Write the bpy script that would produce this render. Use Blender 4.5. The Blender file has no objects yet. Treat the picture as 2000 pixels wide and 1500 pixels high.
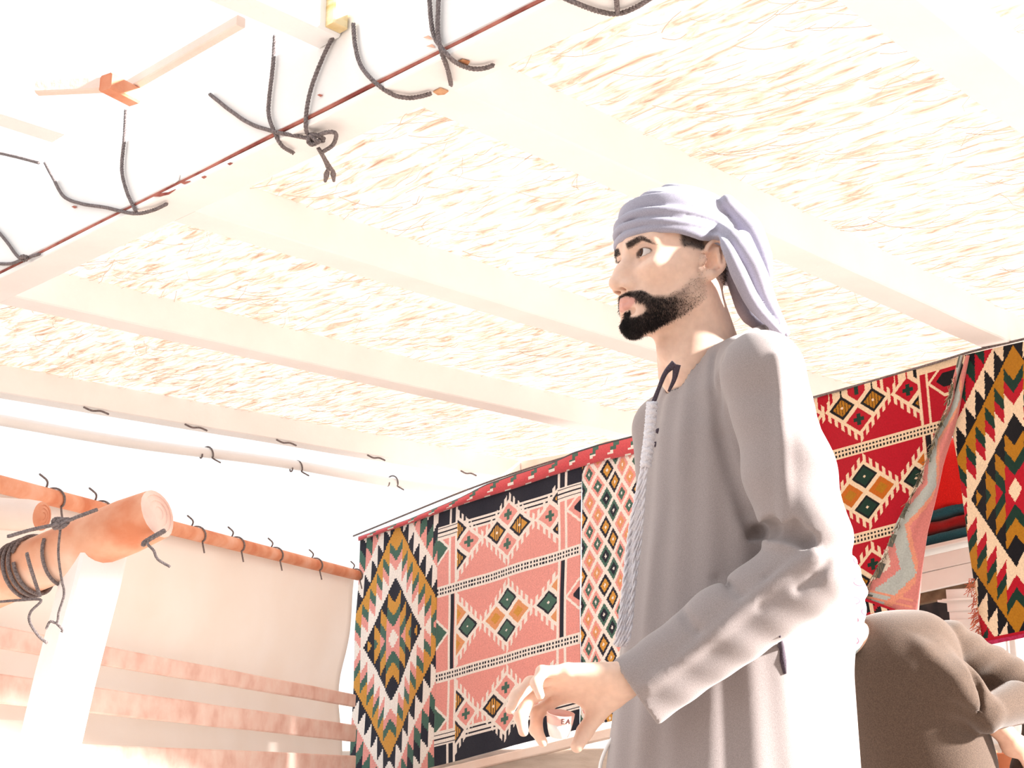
import bpy, bmesh, math, random
import numpy as np
from mathutils import Vector, Matrix, Quaternion
from mathutils import noise as mnoise

random.seed(4)
np.random.seed(4)
scene = bpy.context.scene
COL = scene.collection

# ------------------------------------------------------------------ camera
PITCH = math.radians(13.7)
CAM = np.array((0.0, 0.0, 1.00))
FPX = 2500.0                                   # focal length for a 2000 px wide frame (45 mm)
cam_d = bpy.data.cameras.new('camera')
cam_d.lens = 36.0 * FPX / 2000.0
cam_d.sensor_width = 36.0
cam_d.clip_start = 0.05
cam_o = bpy.data.objects.new('camera', cam_d)
COL.objects.link(cam_o)
cam_o.location = CAM
cam_o.rotation_euler = (math.pi / 2 + PITCH, 0, 0)
scene.camera = cam_o

# ------------------------------------------------------------------ light
world = bpy.data.worlds.new('world')
scene.world = world
world.use_nodes = True
wn = world.node_tree.nodes
wn['Background'].inputs[0].default_value = (0.975, 0.985, 1.0, 1)
wn['Background'].inputs[1].default_value = 1.0
sun_d = bpy.data.lights.new('sun', 'SUN')
sun_d.energy = 15.0
sun_d.angle = math.radians(4)
sun_d.color = (1.0, 0.95, 0.9)
sun_o = bpy.data.objects.new('sun', sun_d)
COL.objects.link(sun_o)
SUNDIR = Vector((0.95, -0.20, 0.38)).normalized()
sun_o.rotation_euler = SUNDIR.to_track_quat('Z', 'Y').to_euler()
sun_o.location = (6, 2, 5)
vs = scene.view_settings
scene.display_settings.display_device = 'sRGB'
vs.view_transform = 'Standard'
vs.look = 'None'
vs.gamma = 1.0
vs.use_curve_mapping = False
vs.exposure = 0.46

# ------------------------------------------------------------------ helpers
CP, SP = math.cos(PITCH), math.sin(PITCH)


def ray(px, py):
    dx = (px - 1000.0) / FPX
    dv = (750.0 - py) / FPX
    return np.array((dx, CP - dv * SP, SP + dv * CP))


def at(px, py, depth):                       # point at a distance along the optical axis
    return CAM + ray(px, py) * depth


def on_plane(px, py, n, d):                  # ray against the plane n.p = d
    n = np.array(n, float)
    r = ray(px, py)
    return CAM + r * ((d - n @ CAM) / (n @ r))


AZ = math.radians(44.2)                      # the rafters run this way, the main beam across them
U = np.array((math.sin(AZ), math.cos(AZ), 0.0))
N = np.array((-math.cos(AZ), math.sin(AZ), 0.0))
Z = np.array((0.0, 0.0, 1.0))


def un(u, n, z):
    return U * u + N * n + Z * z


def mat_new(name):
    m = bpy.data.materials.new(name)
    m.use_nodes = True
    nt = m.node_tree
    return m, nt, nt.nodes['Principled BSDF']


def nd(nt, t, **kw):
    n = nt.nodes.new(t)
    for k, v in kw.items():
        setattr(n, k, v)
    return n


def ramp(nt, stops, src, interp='LINEAR'):
    r = nt.nodes.new('ShaderNodeValToRGB')
    r.color_ramp.interpolation = interp
    els = r.color_ramp.elements
    while len(els) > 1:
        els.remove(els[-1])
    els[0].position = stops[0][0]
    els[0].color = (*stops[0][1], 1)
    for p, c in stops[1:]:
        e = els.new(p)
        e.color = (*c, 1)
    nt.links.new(src, r.inputs[0])
    return r


def noise_mat(name, stops, scale=(1, 1, 1), nscale=5.0, detail=4, rough=0.8, bump=0.1, coords='Object', dist=0.0, bscale=None, sheen=0.0, bdist=0.01, spec=0.3):
    m, nt, b = mat_new(name)
    tc = nd(nt, 'ShaderNodeTexCoord')
    mp = nd(nt, 'ShaderNodeMapping')
    mp.inputs['Scale'].default_value = scale
    nt.links.new(tc.outputs[coords], mp.inputs[0])
    nz = nd(nt, 'ShaderNodeTexNoise')
    nz.inputs['Scale'].default_value = nscale
    nz.inputs['Detail'].default_value = detail
    nz.inputs['Distortion'].default_value = dist
    nt.links.new(mp.outputs[0], nz.inputs['Vector'])
    r = ramp(nt, stops, nz.outputs['Fac'])
    nt.links.new(r.outputs[0], b.inputs['Base Color'])
    b.inputs['Roughness'].default_value = rough
    b.inputs['Specular IOR Level'].default_value = spec
    if sheen:
        b.inputs['Sheen Weight'].default_value = sheen
    if bump:
        nb = nz
        if bscale:
            nb = nd(nt, 'ShaderNodeTexNoise')
            nb.inputs['Scale'].default_value = bscale
            nb.inputs['Detail'].default_value = 3
            nt.links.new(mp.outputs[0], nb.inputs['Vector'])
        bp = nd(nt, 'ShaderNodeBump')
        bp.inputs['Strength'].default_value = bump
        bp.inputs['Distance'].default_value = bdist
        nt.links.new(nb.outputs['Fac'], bp.inputs['Height'])
        nt.links.new(bp.outputs[0], b.inputs['Normal'])
    return m


def cloth_mat(name, c1, c2, weave=700.0, bump=0.25, sheen=0.2, rough=0.9):
    """woven cloth: two yarn tones mixed by fine noise, with fine relief"""
    m, nt, b = mat_new(name)
    tc = nd(nt, 'ShaderNodeTexCoord')
    n1 = nd(nt, 'ShaderNodeTexNoise')
    n1.inputs['Scale'].default_value = weave
    n1.inputs['Detail'].default_value = 2
    nt.links.new(tc.outputs['Object'], n1.inputs['Vector'])
    r = ramp(nt, [(0.35, c1), (0.65, c2)], n1.outputs['Fac'])
    nt.links.new(r.outputs[0], b.inputs['Base Color'])
    b.inputs['Roughness'].default_value = rough
    b.inputs['Specular IOR Level'].default_value = 0.2
    b.inputs['Sheen Weight'].default_value = sheen
    bp = nd(nt, 'ShaderNodeBump')
    bp.inputs['Strength'].default_value = bump
    bp.inputs['Distance'].default_value = 0.002
    nt.links.new(n1.outputs['Fac'], bp.inputs['Height'])
    nt.links.new(bp.outputs[0], b.inputs['Normal'])
    return m


def attr_mat(name, attr='dye', rough=0.9, sheen=0.2, mottling=0.25, nscale=140.0, bump=0.3, translucent=0.0):
    """dye colours stored per stitch on the mesh"""
    m, nt, b = mat_new(name)
    a = nd(nt, 'ShaderNodeAttribute')
    a.attribute_name = attr
    tc = nd(nt, 'ShaderNodeTexCoord')
    nz = nd(nt, 'ShaderNodeTexNoise')
    nz.inputs['Scale'].default_value = nscale
    nz.inputs['Detail'].default_value = 2
    nt.links.new(tc.outputs['Object'], nz.inputs['Vector'])
    r = ramp(nt, [(0.3, (1 - mottling,) * 3), (0.7, (1 + mottling * 0.3,) * 3)], nz.outputs['Fac'])
    mx = nd(nt, 'ShaderNodeMix', data_type='RGBA', blend_type='MULTIPLY')
    mx.inputs['Factor'].default_value = 1.0
    nt.links.new(a.outputs['Color'], mx.inputs[6])
    nt.links.new(r.outputs[0], mx.inputs[7])
    nt.links.new(mx.outputs[2], b.inputs['Base Color'])
    b.inputs['Roughness'].default_value = rough
    b.inputs['Specular IOR Level'].default_value = 0.15
    b.inputs['Sheen Weight'].default_value = sheen
    bp = nd(nt, 'ShaderNodeBump')
    bp.inputs['Strength'].default_value = bump
    bp.inputs['Distance'].default_value = 0.004
    nt.links.new(nz.outputs['Fac'], bp.inputs['Height'])
    nt.links.new(bp.outputs[0], b.inputs['Normal'])
    if translucent:
        tr = nd(nt, 'ShaderNodeBsdfTranslucent')
        nt.links.new(mx.outputs[2], tr.inputs['Color'])
        ms = nd(nt, 'ShaderNodeMixShader')
        ms.inputs[0].default_value = translucent
        nt.links.new(b.outputs[0], ms.inputs[1])
        nt.links.new(tr.outputs[0], ms.inputs[2])
        nt.links.new(ms.outputs[0], nt.nodes['Material Output'].inputs['Surface'])
    return m


def make_obj(name, me, mat=None, parent=None):
    o = bpy.data.objects.new(name, me)
    COL.objects.link(o)
    if mat is not None:
        me.materials.append(mat)
    if parent is not None:
        o.parent = parent
        o.matrix_parent_inverse = parent.matrix_world.inverted()
    return o


def bm_obj(name, bm, mat=None, parent=None, smooth=False):
    me = bpy.data.meshes.new(name)
    bmesh.ops.recalc_face_normals(bm, faces=bm.faces)
    bm.to_mesh(me)
    bm.free()
    if smooth:
        me.polygons.foreach_set('use_smooth', [True] * len(me.polygons))
    return make_obj(name, me, mat, parent)


def data_obj(name, verts, faces, mat=None, parent=None, smooth=True):
    me = bpy.data.meshes.new(name)
    me.from_pydata([tuple(map(float, v)) for v in verts], [], faces)
    if smooth:
        me.polygons.foreach_set('use_smooth', [True] * len(me.polygons))
    me.update()
    return make_obj(name, me, mat, parent)


def tag(o, label=None, cat=None, group=None, kind=None):
    if label:
        o['label'] = label
    if cat:
        o['category'] = cat
    if group:
        o['group'] = group
    if kind:
        o['kind'] = kind
    return o


def thing(name, label, cat, loc=(0, 0, 0), group=None):
    o = bpy.data.objects.new(name, None)
    COL.objects.link(o)
    o.empty_display_size = 0.1
    o.location = tuple(map(float, loc))
    o.matrix_world = Matrix.Translation(o.location)
    return tag(o, label, cat, group)


def beam_bm(a, b, side, w, h, bev=0.008, seg=10, wob=0.0, seed=0):
    """a squared timber from a to b (bottom centre line); w across (along side), h upwards"""
    a, b = np.array(a, float), np.array(b, float)
    ax = b - a
    L = np.linalg.norm(ax)
    ax /= L
    s = np.array(side, float)
    s -= ax * (s @ ax)
    s /= np.linalg.norm(s)
    up = np.cross(ax, s)
    if up[2] < 0 or (abs(up[2]) < 1e-6 and up.sum() < 0):
        up = -up
    c = bev
    prof = [(-w / 2 + c, 0), (w / 2 - c, 0), (w / 2, c), (w / 2, h - c), (w / 2 - c, h), (-w / 2 + c, h), (-w / 2, h - c), (-w / 2, c)]
    bm = bmesh.new()
    rings = []
    rs = random.Random(seed)
    for i in range(seg + 1):
        p = a + ax * (L * i / seg)
        j = (rs.random() - 0.5) * 2 * wob
        k = (rs.random() - 0.5) * 2 * wob
        rings.append([bm.verts.new(tuple(p + s * (x + j) + up * (y + k))) for x, y in prof])
    n = len(prof)
    for i in range(seg):
        for q in range(n):
            bm.faces.new((rings[i][q], rings[i][(q + 1) % n], rings[i + 1][(q + 1) % n], rings[i + 1][q]))
    bm.faces.new(rings[0][::-1])
    bm.faces.new(rings[-1])
    return bm


def catmull(pts, n=12):
    pts = [np.array(p, float) for p in pts]
    if len(pts) < 3:
        return [pts[0] + (pts[-1] - pts[0]) * i / n for i in range(n + 1)]
    P = [2 * pts[0] - pts[1]] + pts + [2 * pts[-1] - pts[-2]]
    out = []
    for i in range(1, len(P) - 2):
        for k in range(n):
            t = k / n
            out.append(0.5 * ((2 * P[i]) + (-P[i - 1] + P[i + 1]) * t + (2 * P[i - 1] - 5 * P[i] + 4 * P[i + 1] - P[i + 2]) * t * t
                              + (-P[i - 1] + 3 * P[i] - 3 * P[i + 1] + P[i + 2]) * t ** 3))
    out.append(pts[-1])
    return out


def frames(path):
    path = np.array(path)
    tan = np.gradient(path, axis=0)
    tan /= np.maximum(np.linalg.norm(tan, axis=1, keepdims=True), 1e-9)
    ref = np.array((0.31, 0.2, 0.93))
    nrm = []
    for t in tan:
        ref = ref - t * (ref @ t)
        ref = ref / max(np.linalg.norm(ref), 1e-9)
        nrm.append(ref.copy())
    nrm = np.array(nrm)
    return path, tan, nrm, np.cross(tan, nrm)


def tube(path, radius, sides=8, cap=True):
    path, tan, a, b = frames(path)
    rad = np.full(len(path), radius) if np.isscalar(radius) else np.interp(np.linspace(0, 1, len(path)), np.linspace(0, 1, len(radius)), radius)
    verts, faces = [], []
    for i in range(len(path)):
        for k in range(sides):
            t = 2 * math.pi * k / sides
            verts.append(path[i] + rad[i] * (math.cos(t) * a[i] + math.sin(t) * b[i]))
    for i in range(len(path) - 1):
        for k in range(sides):
            k2 = (k + 1) % sides
            faces.append((i * sides + k, i * sides + k2, (i + 1) * sides + k2, (i + 1) * sides + k))
    if cap:
        faces.append(tuple(range(sides))[::-1])
        faces.append(tuple((len(path) - 1) * sides + k for k in range(sides)))
    return verts, faces


def merge(parts):
    V, F = [], []
    for v, f in parts:
        o = len(V)
        V += list(v)
        F += [tuple(i + o for i in q) for q in f]
    return V, F


def resample(path, step):
    path = np.array(path)
    d = np.r_[0, np.cumsum(np.linalg.norm(np.diff(path, axis=0), axis=1))]
    n = max(3, int(d[-1] / step) + 1)
    s = np.linspace(0, d[-1], n)
    return np.stack([np.interp(s, d, path[:, i]) for i in range(3)], 1), s


def rope_geo(pts, r=0.008, pitch=0.028, strands=3, smooth_n=10):
    """a laid rope: strands twisted round a smooth centre line"""
    path, s = resample(catmull(pts, smooth_n), pitch / 9)
    path, tan, a, b = frames(path)
    parts = []
    for k in range(strands):
        ph = 2 * math.pi * (s / pitch + k / strands)
        c = path + (np.cos(ph)[:, None] * a + np.sin(ph)[:, None] * b) * (r * 0.5)
        parts.append(tube(c, r * 0.56, 5))
    return merge(parts)


def grid_faces(nu, nv):
    return [(i * (nv + 1) + j, (i + 1) * (nv + 1) + j, (i + 1) * (nv + 1) + j + 1, i * (nv + 1) + j + 1) for i in range(nu) for j in range(nv)]


# ------------------------------------------------------------------ implicit surfaces (bodies, clothes)
def sph(p, c, r):
    return np.linalg.norm(p - np.array(c, p.dtype), axis=1) - r


def ell(p, c, r, R=None):
    q = p - np.array(c, p.dtype)
    if R is not None:
        q = q @ np.array(R, p.dtype)
    r = np.array(r, p.dtype)
    k0 = np.linalg.norm(q / r, axis=1)
    k1 = np.linalg.norm(q / (r * r), axis=1)
    return np.where(k1 < 1e-6, -r.min(), k0 * (k0 - 1) / np.maximum(k1, 1e-6))


def cap(p, a, b, ra, rb=None):
    rb = ra if rb is None else rb
    a = np.array(a, p.dtype)
    b = np.array(b, p.dtype)
    ab = b - a
    t = np.clip(((p - a) @ ab) / max(ab @ ab, 1e-12), 0, 1)
    return np.linalg.norm(p - a - t[:, None] * ab, axis=1) - (ra + (rb - ra) * t)


def chain(p, pts, rad, k=0.0):
    d = None
    for i in range(len(pts) - 1):
        e = cap(p, pts[i], pts[i + 1], rad[i], rad[i + 1])
        d = e if d is None else smin(d, e, k)
    return d


def smin(a, b, k):
    if k <= 0:
        return np.minimum(a, b)
    h = np.maximum(k - np.abs(a - b), 0) / k
    return np.minimum(a, b) - h * h * k * 0.25


def smax(a, b, k):
    return -smin(-a, -b, k)


def ring(p, c, A, B, tilt, roll, rr, rz):
    """a wrapped band: an elliptic hoop tilted about the y and x axes"""
    ct, st = math.cos(tilt), math.sin(tilt)
    cr, sr = math.cos(roll), math.sin(roll)
    q = p - np.array(c, p.dtype)
    x = q[:, 0] * ct + q[:, 2] * st
    z = -q[:, 0] * st + q[:, 2] * ct
    y = q[:, 1] * cr + z * sr
    z = -q[:, 1] * sr + z * cr
    th = np.arctan2(y / B, x / A)
    dr = np.sqrt((x - A * np.cos(th)) ** 2 + (y - B * np.sin(th)) ** 2)
    return (np.sqrt((dr / rr) ** 2 + (z / rz) ** 2) - 1) * min(rr, rz)


def surface(fn, lo, hi, h, B=8):
    """surface nets on a sparse set of blocks; returns verts, quads"""
    lo = np.array(lo, float)
    nb = np.ceil((np.array(hi, float) - lo) / (B * h)).astype(int)
    bi = np.stack(np.meshgrid(*[np.arange(n) for n in nb], indexing='ij'), -1).reshape(-1, 3)
    ctr = lo + (bi + 0.5) * (B * h)
    d = fn(ctr.astype(np.float32))
    bi = bi[np.abs(d) < B * h * 0.87 * 1.45 + 0.002]
    g = np.arange(B + 1)
    off = np.stack(np.meshgrid(g, g, g, indexing='ij'), -1).reshape(-1, 3)
    dims = nb * B + 2
    cells, vals = [], []
    c3 = np.array([(i, j, k) for i in (0, 1) for j in (0, 1) for k in (0, 1)])
    for s in range(0, len(bi), 1500):
        blk = bi[s:s + 1500]
        idx = blk[:, None, :] * B + off[None]
        D = fn((lo + idx.reshape(-1, 3) * h).astype(np.float32)).reshape(len(blk), B + 1, B + 1, B + 1)
        corner = np.stack([D[:, c[0]:c[0] + B, c[1]:c[1] + B, c[2]:c[2] + B] for c in c3], -1)
        ins = corner < 0
        hit = ins.any(-1) & ~ins.all(-1)
        w = np.argwhere(hit)
        cells.append(blk[w[:, 0]] * B + w[:, 1:])
        vals.append(corner[hit])
    cells = np.concatenate(cells)
    vals = np.concatenate(vals).astype(np.float64)
    ids = (cells[:, 0] * dims[1] + cells[:, 1]) * dims[2] + cells[:, 2]
    order = np.argsort(ids)
    ids, cells, vals = ids[order], cells[order], vals[order]
    acc = np.zeros((len(ids), 3))
    cnt = np.zeros(len(ids))
    for a in range(8):
        for b in range(a + 1, 8):
            if np.abs(c3[a] - c3[b]).sum() != 1:
                continue
            m = (vals[:, a] < 0) != (vals[:, b] < 0)
            t = vals[m, a] / (vals[m, a] - vals[m, b])
            acc[m] += c3[a] + t[:, None] * (c3[b] - c3[a])
            cnt[m] += 1
    verts = lo + (cells + acc / cnt[:, None]) * h
    quads = []
    stride = np.array((dims[1] * dims[2], dims[2], 1))
    for ax, (e1, e2) in enumerate(((1, 2), (2, 0), (0, 1))):
        ci = 1 << (2 - ax)
        m = (vals[:, 0] < 0) != (vals[:, ci] < 0)
        base = ids[m]
        q = np.stack([base, base - stride[e1], base - stride[e1] - stride[e2], base - stride[e2]], 1)
        pos = np.searchsorted(ids, q)
        pos = np.clip(pos, 0, len(ids) - 1)
        ok = (ids[pos] == q).all(1)
        flip = vals[m, 0] >= 0
        pos[flip] = pos[flip][:, ::-1]
        quads.append(pos[ok])
    return verts, np.concatenate(quads)


def np_mesh(name, verts, quads, relax=1):
    verts = np.asarray(verts, float)
    quads = np.asarray(quads)
    for _ in range(relax):
        acc = np.zeros_like(verts)
        cnt = np.zeros(len(verts))
        for k in range(4):
            np.add.at(acc, quads[:, k], verts[quads[:, (k + 1) % 4]] + verts[quads[:, k - 1]])
            np.add.at(cnt, quads[:, k], 2)
        m = cnt > 0
        verts[m] = verts[m] * 0.6 + 0.4 * acc[m] / cnt[m, None]
    me = bpy.data.meshes.new(name)
    me.vertices.add(len(verts))
    me.vertices.foreach_set('co', verts.astype(np.float32).ravel())
    me.loops.add(quads.size)
    me.loops.foreach_set('vertex_index', quads.astype(np.int32).ravel())
    me.polygons.add(len(quads))
    me.polygons.foreach_set('loop_start', np.arange(0, quads.size, 4, dtype=np.int32))
    me.polygons.foreach_set('use_smooth', np.ones(len(quads), bool))
    me.update(calc_edges=True)
    me.validate()
    return me


def point_colour(me, name, rgb):
    at_ = me.attributes.new(name, 'FLOAT_COLOR', 'POINT')
    rgba = np.concatenate([rgb, np.ones((len(rgb), 1))], 1).astype(np.float32)
    at_.data.foreach_set('color', rgba.ravel())


def face_colour(me, name, rgb):
    """one dye per face, stored on corners so stitches stay crisp"""
    at_ = me.attributes.new(name, 'FLOAT_COLOR', 'CORNER')
    rgba = np.concatenate([rgb, np.ones((len(rgb), 1))], 1).astype(np.float32)
    tot = np.empty(len(me.polygons), np.int32)
    me.polygons.foreach_get('loop_total', tot)
    at_.data.foreach_set('color', np.repeat(rgba, tot, axis=0).ravel())

# ------------------------------------------------------------------ materials
M = {}
M['white_wood'] = noise_mat('white_painted_wood', [(0.3, (0.84, 0.83, 0.82)), (0.55, (0.88, 0.875, 0.87)), (0.8, (0.91, 0.91, 0.905))], (1, 1, 1), 3, 4, 0.6, 0.15, bscale=60)
M['pale_wood'] = noise_mat('pale_pine', [(0.3, (0.76, 0.60, 0.52)), (0.5, (0.80, 0.67, 0.60)), (0.75, (0.84, 0.74, 0.68))], (1, 1, 1), 4, 4, 0.7, 0.2, bscale=50)
M['orange_wood'] = noise_mat('orange_pine', [(0.3, (0.60, 0.20, 0.10)), (0.5, (0.72, 0.33, 0.20)), (0.75, (0.80, 0.48, 0.36))], (1, 1, 1), 7, 6, 0.65, 0.2, bscale=60)
M['pink_wood'] = noise_mat('pinkish_lath', [(0.3, (0.72, 0.46, 0.39)), (0.5, (0.82, 0.60, 0.53)), (0.75, (0.87, 0.72, 0.65))], (1, 1, 1), 9, 6, 0.7, 0.2, bscale=60)
M['log_wood'] = noise_mat('log_wood', [(0.32, (0.62, 0.22, 0.11)), (0.48, (0.76, 0.42, 0.28)), (0.62, (0.85, 0.62, 0.50)), (0.8, (0.88, 0.75, 0.67))], (1, 1, 1), 3.5, 6, 0.65, 0.2, bscale=60)
M['seam'] = noise_mat('red_brown_seam', [(0.35, (0.22, 0.05, 0.04)), (0.65, (0.45, 0.16, 0.12))], (1, 1, 1), 12, 4, 0.9, 0.3)
M['end_grain'] = noise_mat('end_grain', [(0.3, (0.42, 0.17, 0.08)), (0.6, (0.62, 0.36, 0.2))], (1, 1, 1), 30, 4, 0.8, 0.2)
M['rope'] = noise_mat('grey_rope', [(0.3, (0.12, 0.10, 0.10)), (0.7, (0.28, 0.24, 0.24))], (1, 1, 1), 160, 3, 0.9, 0.4)
M['grey_wood'] = noise_mat('weathered_board', [(0.3, (0.54, 0.47, 0.41)), (0.6, (0.64, 0.57, 0.51)), (0.8, (0.70, 0.64, 0.58))], (1, 1, 8), 6, 5, 0.85, 0.3, bscale=40)
M['sand'] = noise_mat('sand_ground', [(0.3, (0.46, 0.40, 0.36)), (0.7, (0.54, 0.48, 0.435))], (1, 1, 1), 4, 6, 0.95, 0.3, bscale=60)
M['shade_mat'] = noise_mat('shade_screen', [(0.3, (0.10, 0.07, 0.05)), (0.7, (0.22, 0.16, 0.11))], (1, 1, 10), 6, 4, 0.95, 0.3)

# fibrous roof matting, thin enough to let some daylight through
m, nt, b = mat_new('palm_fibre_mat')
tc = nd(nt, 'ShaderNodeTexCoord')
mp = nd(nt, 'ShaderNodeMapping')
mp.inputs['Rotation'].default_value = (0, 0, 0.28)
mp.inputs['Scale'].default_value = (2.2, 11.0, 1)
nt.links.new(tc.outputs['UV'], mp.inputs[0])
n1 = nd(nt, 'ShaderNodeTexNoise')
n1.inputs['Scale'].default_value = 2.4
n1.inputs['Detail'].default_value = 8
n1.inputs['Roughness'].default_value = 0.62
n1.inputs['Distortion'].default_value = 1.1
nt.links.new(mp.outputs[0], n1.inputs['Vector'])
n2 = nd(nt, 'ShaderNodeTexNoise')
n2.inputs['Scale'].default_value = 1.1
n2.inputs['Detail'].default_value = 4
nt.links.new(tc.outputs['UV'], n2.inputs['Vector'])
r1 = ramp(nt, [(0.28, (0.34, 0.205, 0.14)), (0.38, (0.54, 0.385, 0.30)), (0.47, (0.70, 0.575, 0.49)), (0.56, (0.81, 0.725, 0.66)), (0.68, (0.88, 0.84, 0.80))], n1.outputs['Fac'])
r2 = ramp(nt, [(0.3, (0.92, 0.87, 0.82)), (0.6, (1.0, 0.99, 0.98))], n2.outputs['Fac'])
mx = nd(nt, 'ShaderNodeMix', data_type='RGBA', blend_type='MULTIPLY')
mx.inputs['Factor'].default_value = 1.0
nt.links.new(r1.outputs[0], mx.inputs[6])
nt.links.new(r2.outputs[0], mx.inputs[7])
nt.links.new(mx.outputs[2], b.inputs['Base Color'])
b.inputs['Roughness'].default_value = 0.95
b.inputs['Specular IOR Level'].default_value = 0.1
bp = nd(nt, 'ShaderNodeBump')
bp.inputs['Strength'].default_value = 0.6
bp.inputs['Distance'].default_value = 0.02
nt.links.new(n1.outputs['Fac'], bp.inputs['Height'])
nt.links.new(bp.outputs[0], b.inputs['Normal'])
tr = nd(nt, 'ShaderNodeBsdfTranslucent')
nt.links.new(mx.outputs[2], tr.inputs['Color'])
ms = nd(nt, 'ShaderNodeMixShader')
ms.inputs[0].default_value = 0.42
nt.links.new(b.outputs[0], ms.inputs[1])
nt.links.new(tr.outputs[0], ms.inputs[2])
nt.links.new(ms.outputs[0], nt.nodes['Material Output'].inputs['Surface'])
M['mat'] = m

# cream canvas, translucent
m, nt, b = mat_new('cream_canvas')
tc = nd(nt, 'ShaderNodeTexCoord')
n1 = nd(nt, 'ShaderNodeTexNoise')
n1.inputs['Scale'].default_value = 2.5
n1.inputs['Detail'].default_value = 5
nt.links.new(tc.outputs['Object'], n1.inputs['Vector'])
r1 = ramp(nt, [(0.3, (0.93, 0.875, 0.82)), (0.7, (0.96, 0.92, 0.88))], n1.outputs['Fac'])
nt.links.new(r1.outputs[0], b.inputs['Base Color'])
b.inputs['Roughness'].default_value = 0.95
tr = nd(nt, 'ShaderNodeBsdfTranslucent')
nt.links.new(r1.outputs[0], tr.inputs['Color'])
ms = nd(nt, 'ShaderNodeMixShader')
ms.inputs[0].default_value = 0.55
nt.links.new(b.outputs[0], ms.inputs[1])
nt.links.new(tr.outputs[0], ms.inputs[2])
nt.links.new(ms.outputs[0], nt.nodes['Material Output'].inputs['Surface'])
M['canvas'] = m

# ------------------------------------------------------------------ setting: ground, roof mat, added shade screen behind the photographer
bm = bmesh.new()
nx = 30
for i in range(nx + 1):
    for j in range(nx + 1):
        x, y = -150 + 300 * i / nx, -60 + 300 * j / nx
        bm.verts.new((x, y, 0.0))
bm.verts.ensure_lookup_table()
for f in grid_faces(nx, nx):
    bm.faces.new([bm.verts[k] for k in f])
tag(bm_obj('floor', bm, M['sand']), kind='structure')

H = 2.70                                     # underside of the roof matting
U0, U1 = 2.06, 6.72                          # from the lashed main beam to the eave beam
N0, N1 = 0.55, 6.55


def roof_panel():
    nu, nn = 60, 80
    V, uv = [], []
    for i in range(nu + 1):
        for j in range(nn + 1):
            u = U0 + (U1 - U0) * i / nu
            n = N0 + (N1 - N0) * j / nn
            z = H + 0.018 * mnoise.noise(Vector((u * 1.7, n * 1.7, 0.3))) + 0.006 * mnoise.noise(Vector((u * 7, n * 7, 4)))
            V.append(un(u, n, z))
            uv.append((n, u))
    F = grid_faces(nu, nn)
    top = len(V)
    V2 = [v + Z * 0.02 for v in V]
    F2 = [tuple(i + top for i in f[::-1]) for f in F]
    me = bpy.data.meshes.new('ceiling')
    me.from_pydata([tuple(v) for v in V], [], F)
    me.polygons.foreach_set('use_smooth', [True] * len(me.polygons))
    lay = me.uv_layers.new(name='UVMap')
    li = np.empty(len(me.loops), np.int32)
    me.loops.foreach_get('vertex_index', li)
    lay.data.foreach_set('uv', np.array(uv, np.float32)[li].ravel())
    return make_obj('ceiling', me, M['mat'])


ceil_o = tag(roof_panel(), kind='structure')

# loose fibres combed out of the matting (uncountable)
def fibres():
    rs = np.random.RandomState(11)
    parts = []
    for k in range(2600):
        u = rs.uniform(U0 + 0.05, U1 - 0.05)
        n = rs.uniform(N0 + 0.1, N1 - 0.1)
        L = rs.uniform(0.05, 0.26)
        ang = rs.normal(-0.25, 0.33)
        pts = []
        uu, nn_ = u, n
        z = H - 0.012
        for q in range(5):
            pts.append(un(uu, nn_, z - 0.010 * math.sin(q / 4 * math.pi) - 0.006))
            ang += rs.normal(0, 0.22)
            nn_ += math.cos(ang) * L / 4
            uu += math.sin(ang) * L / 4
        parts.append(tube(pts, rs.uniform(0.0006, 0.0014), 3, False))
    return merge(parts)


V, F = fibres()
M['fibre'] = noise_mat('loose_fibre', [(0.3, (0.60, 0.46, 0.37)), (0.5, (0.76, 0.64, 0.55)), (0.7, (0.86, 0.79, 0.73))], (1, 1, 1), 2.5, 3, 0.9, 0)
tag(data_obj('palm_fibre', V, F, M['fibre'], ceil_o), kind='stuff')

# unseen palm-leaf screen added behind the photographer to keep near sides in shade
bm = beam_bm((-3.2, -1.5, 0), (3.2, -1.5, 0), (0, 1, 0), 0.06, 2.6, 0.01)
tag(bm_obj('shade_wall', bm, M['shade_mat']), kind='structure')

# ------------------------------------------------------------------ roof timbers
def timber(name, label, cat, bm, mat, group=None):
    return tag(bm_obj(name, bm, M[mat]), label, cat, group)


MAIN_U, MAIN_Z0, MAIN_Z1 = 1.945, 2.550, 2.80         # near face of the main beam, its underside, its top
# main beam: a body plank and a lower strip with an open seam between them
mb = thing('main_beam', 'long pale timber beam with a dark red split along it, wrapped in grey ropes', 'beam', un(MAIN_U, 3.0, MAIN_Z0))
bm = beam_bm(un(MAIN_U + 0.05, -0.75, MAIN_Z0 + 0.007), un(MAIN_U + 0.05, 7.2, MAIN_Z0 + 0.007), U, 0.10, 0.25, 0.006, 24, 0.0015, 3)
bm_obj('beam_body', bm, M['white_wood'], mb)
bm = beam_bm(un(MAIN_U + 0.050, -0.75, MAIN_Z0 - 0.001), un(MAIN_U + 0.050, 7.2, MAIN_Z0 - 0.001), U, 0.100, 0.009, 0.001, 40, 0.0015, 5)
bm_obj('split', bm, M['seam'], mb)['label'] = 'dark red-brown split along the beam'
bm = beam_bm(un(MAIN_U + 0.072, -0.75, MAIN_Z0 - 0.020), un(MAIN_U + 0.072, 7.2, MAIN_Z0 - 0.020), U, 0.142, 0.020, 0.003, 24, 0.0015, 7)
bm_obj('lower_board', bm, M['white_wood'], mb)

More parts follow.
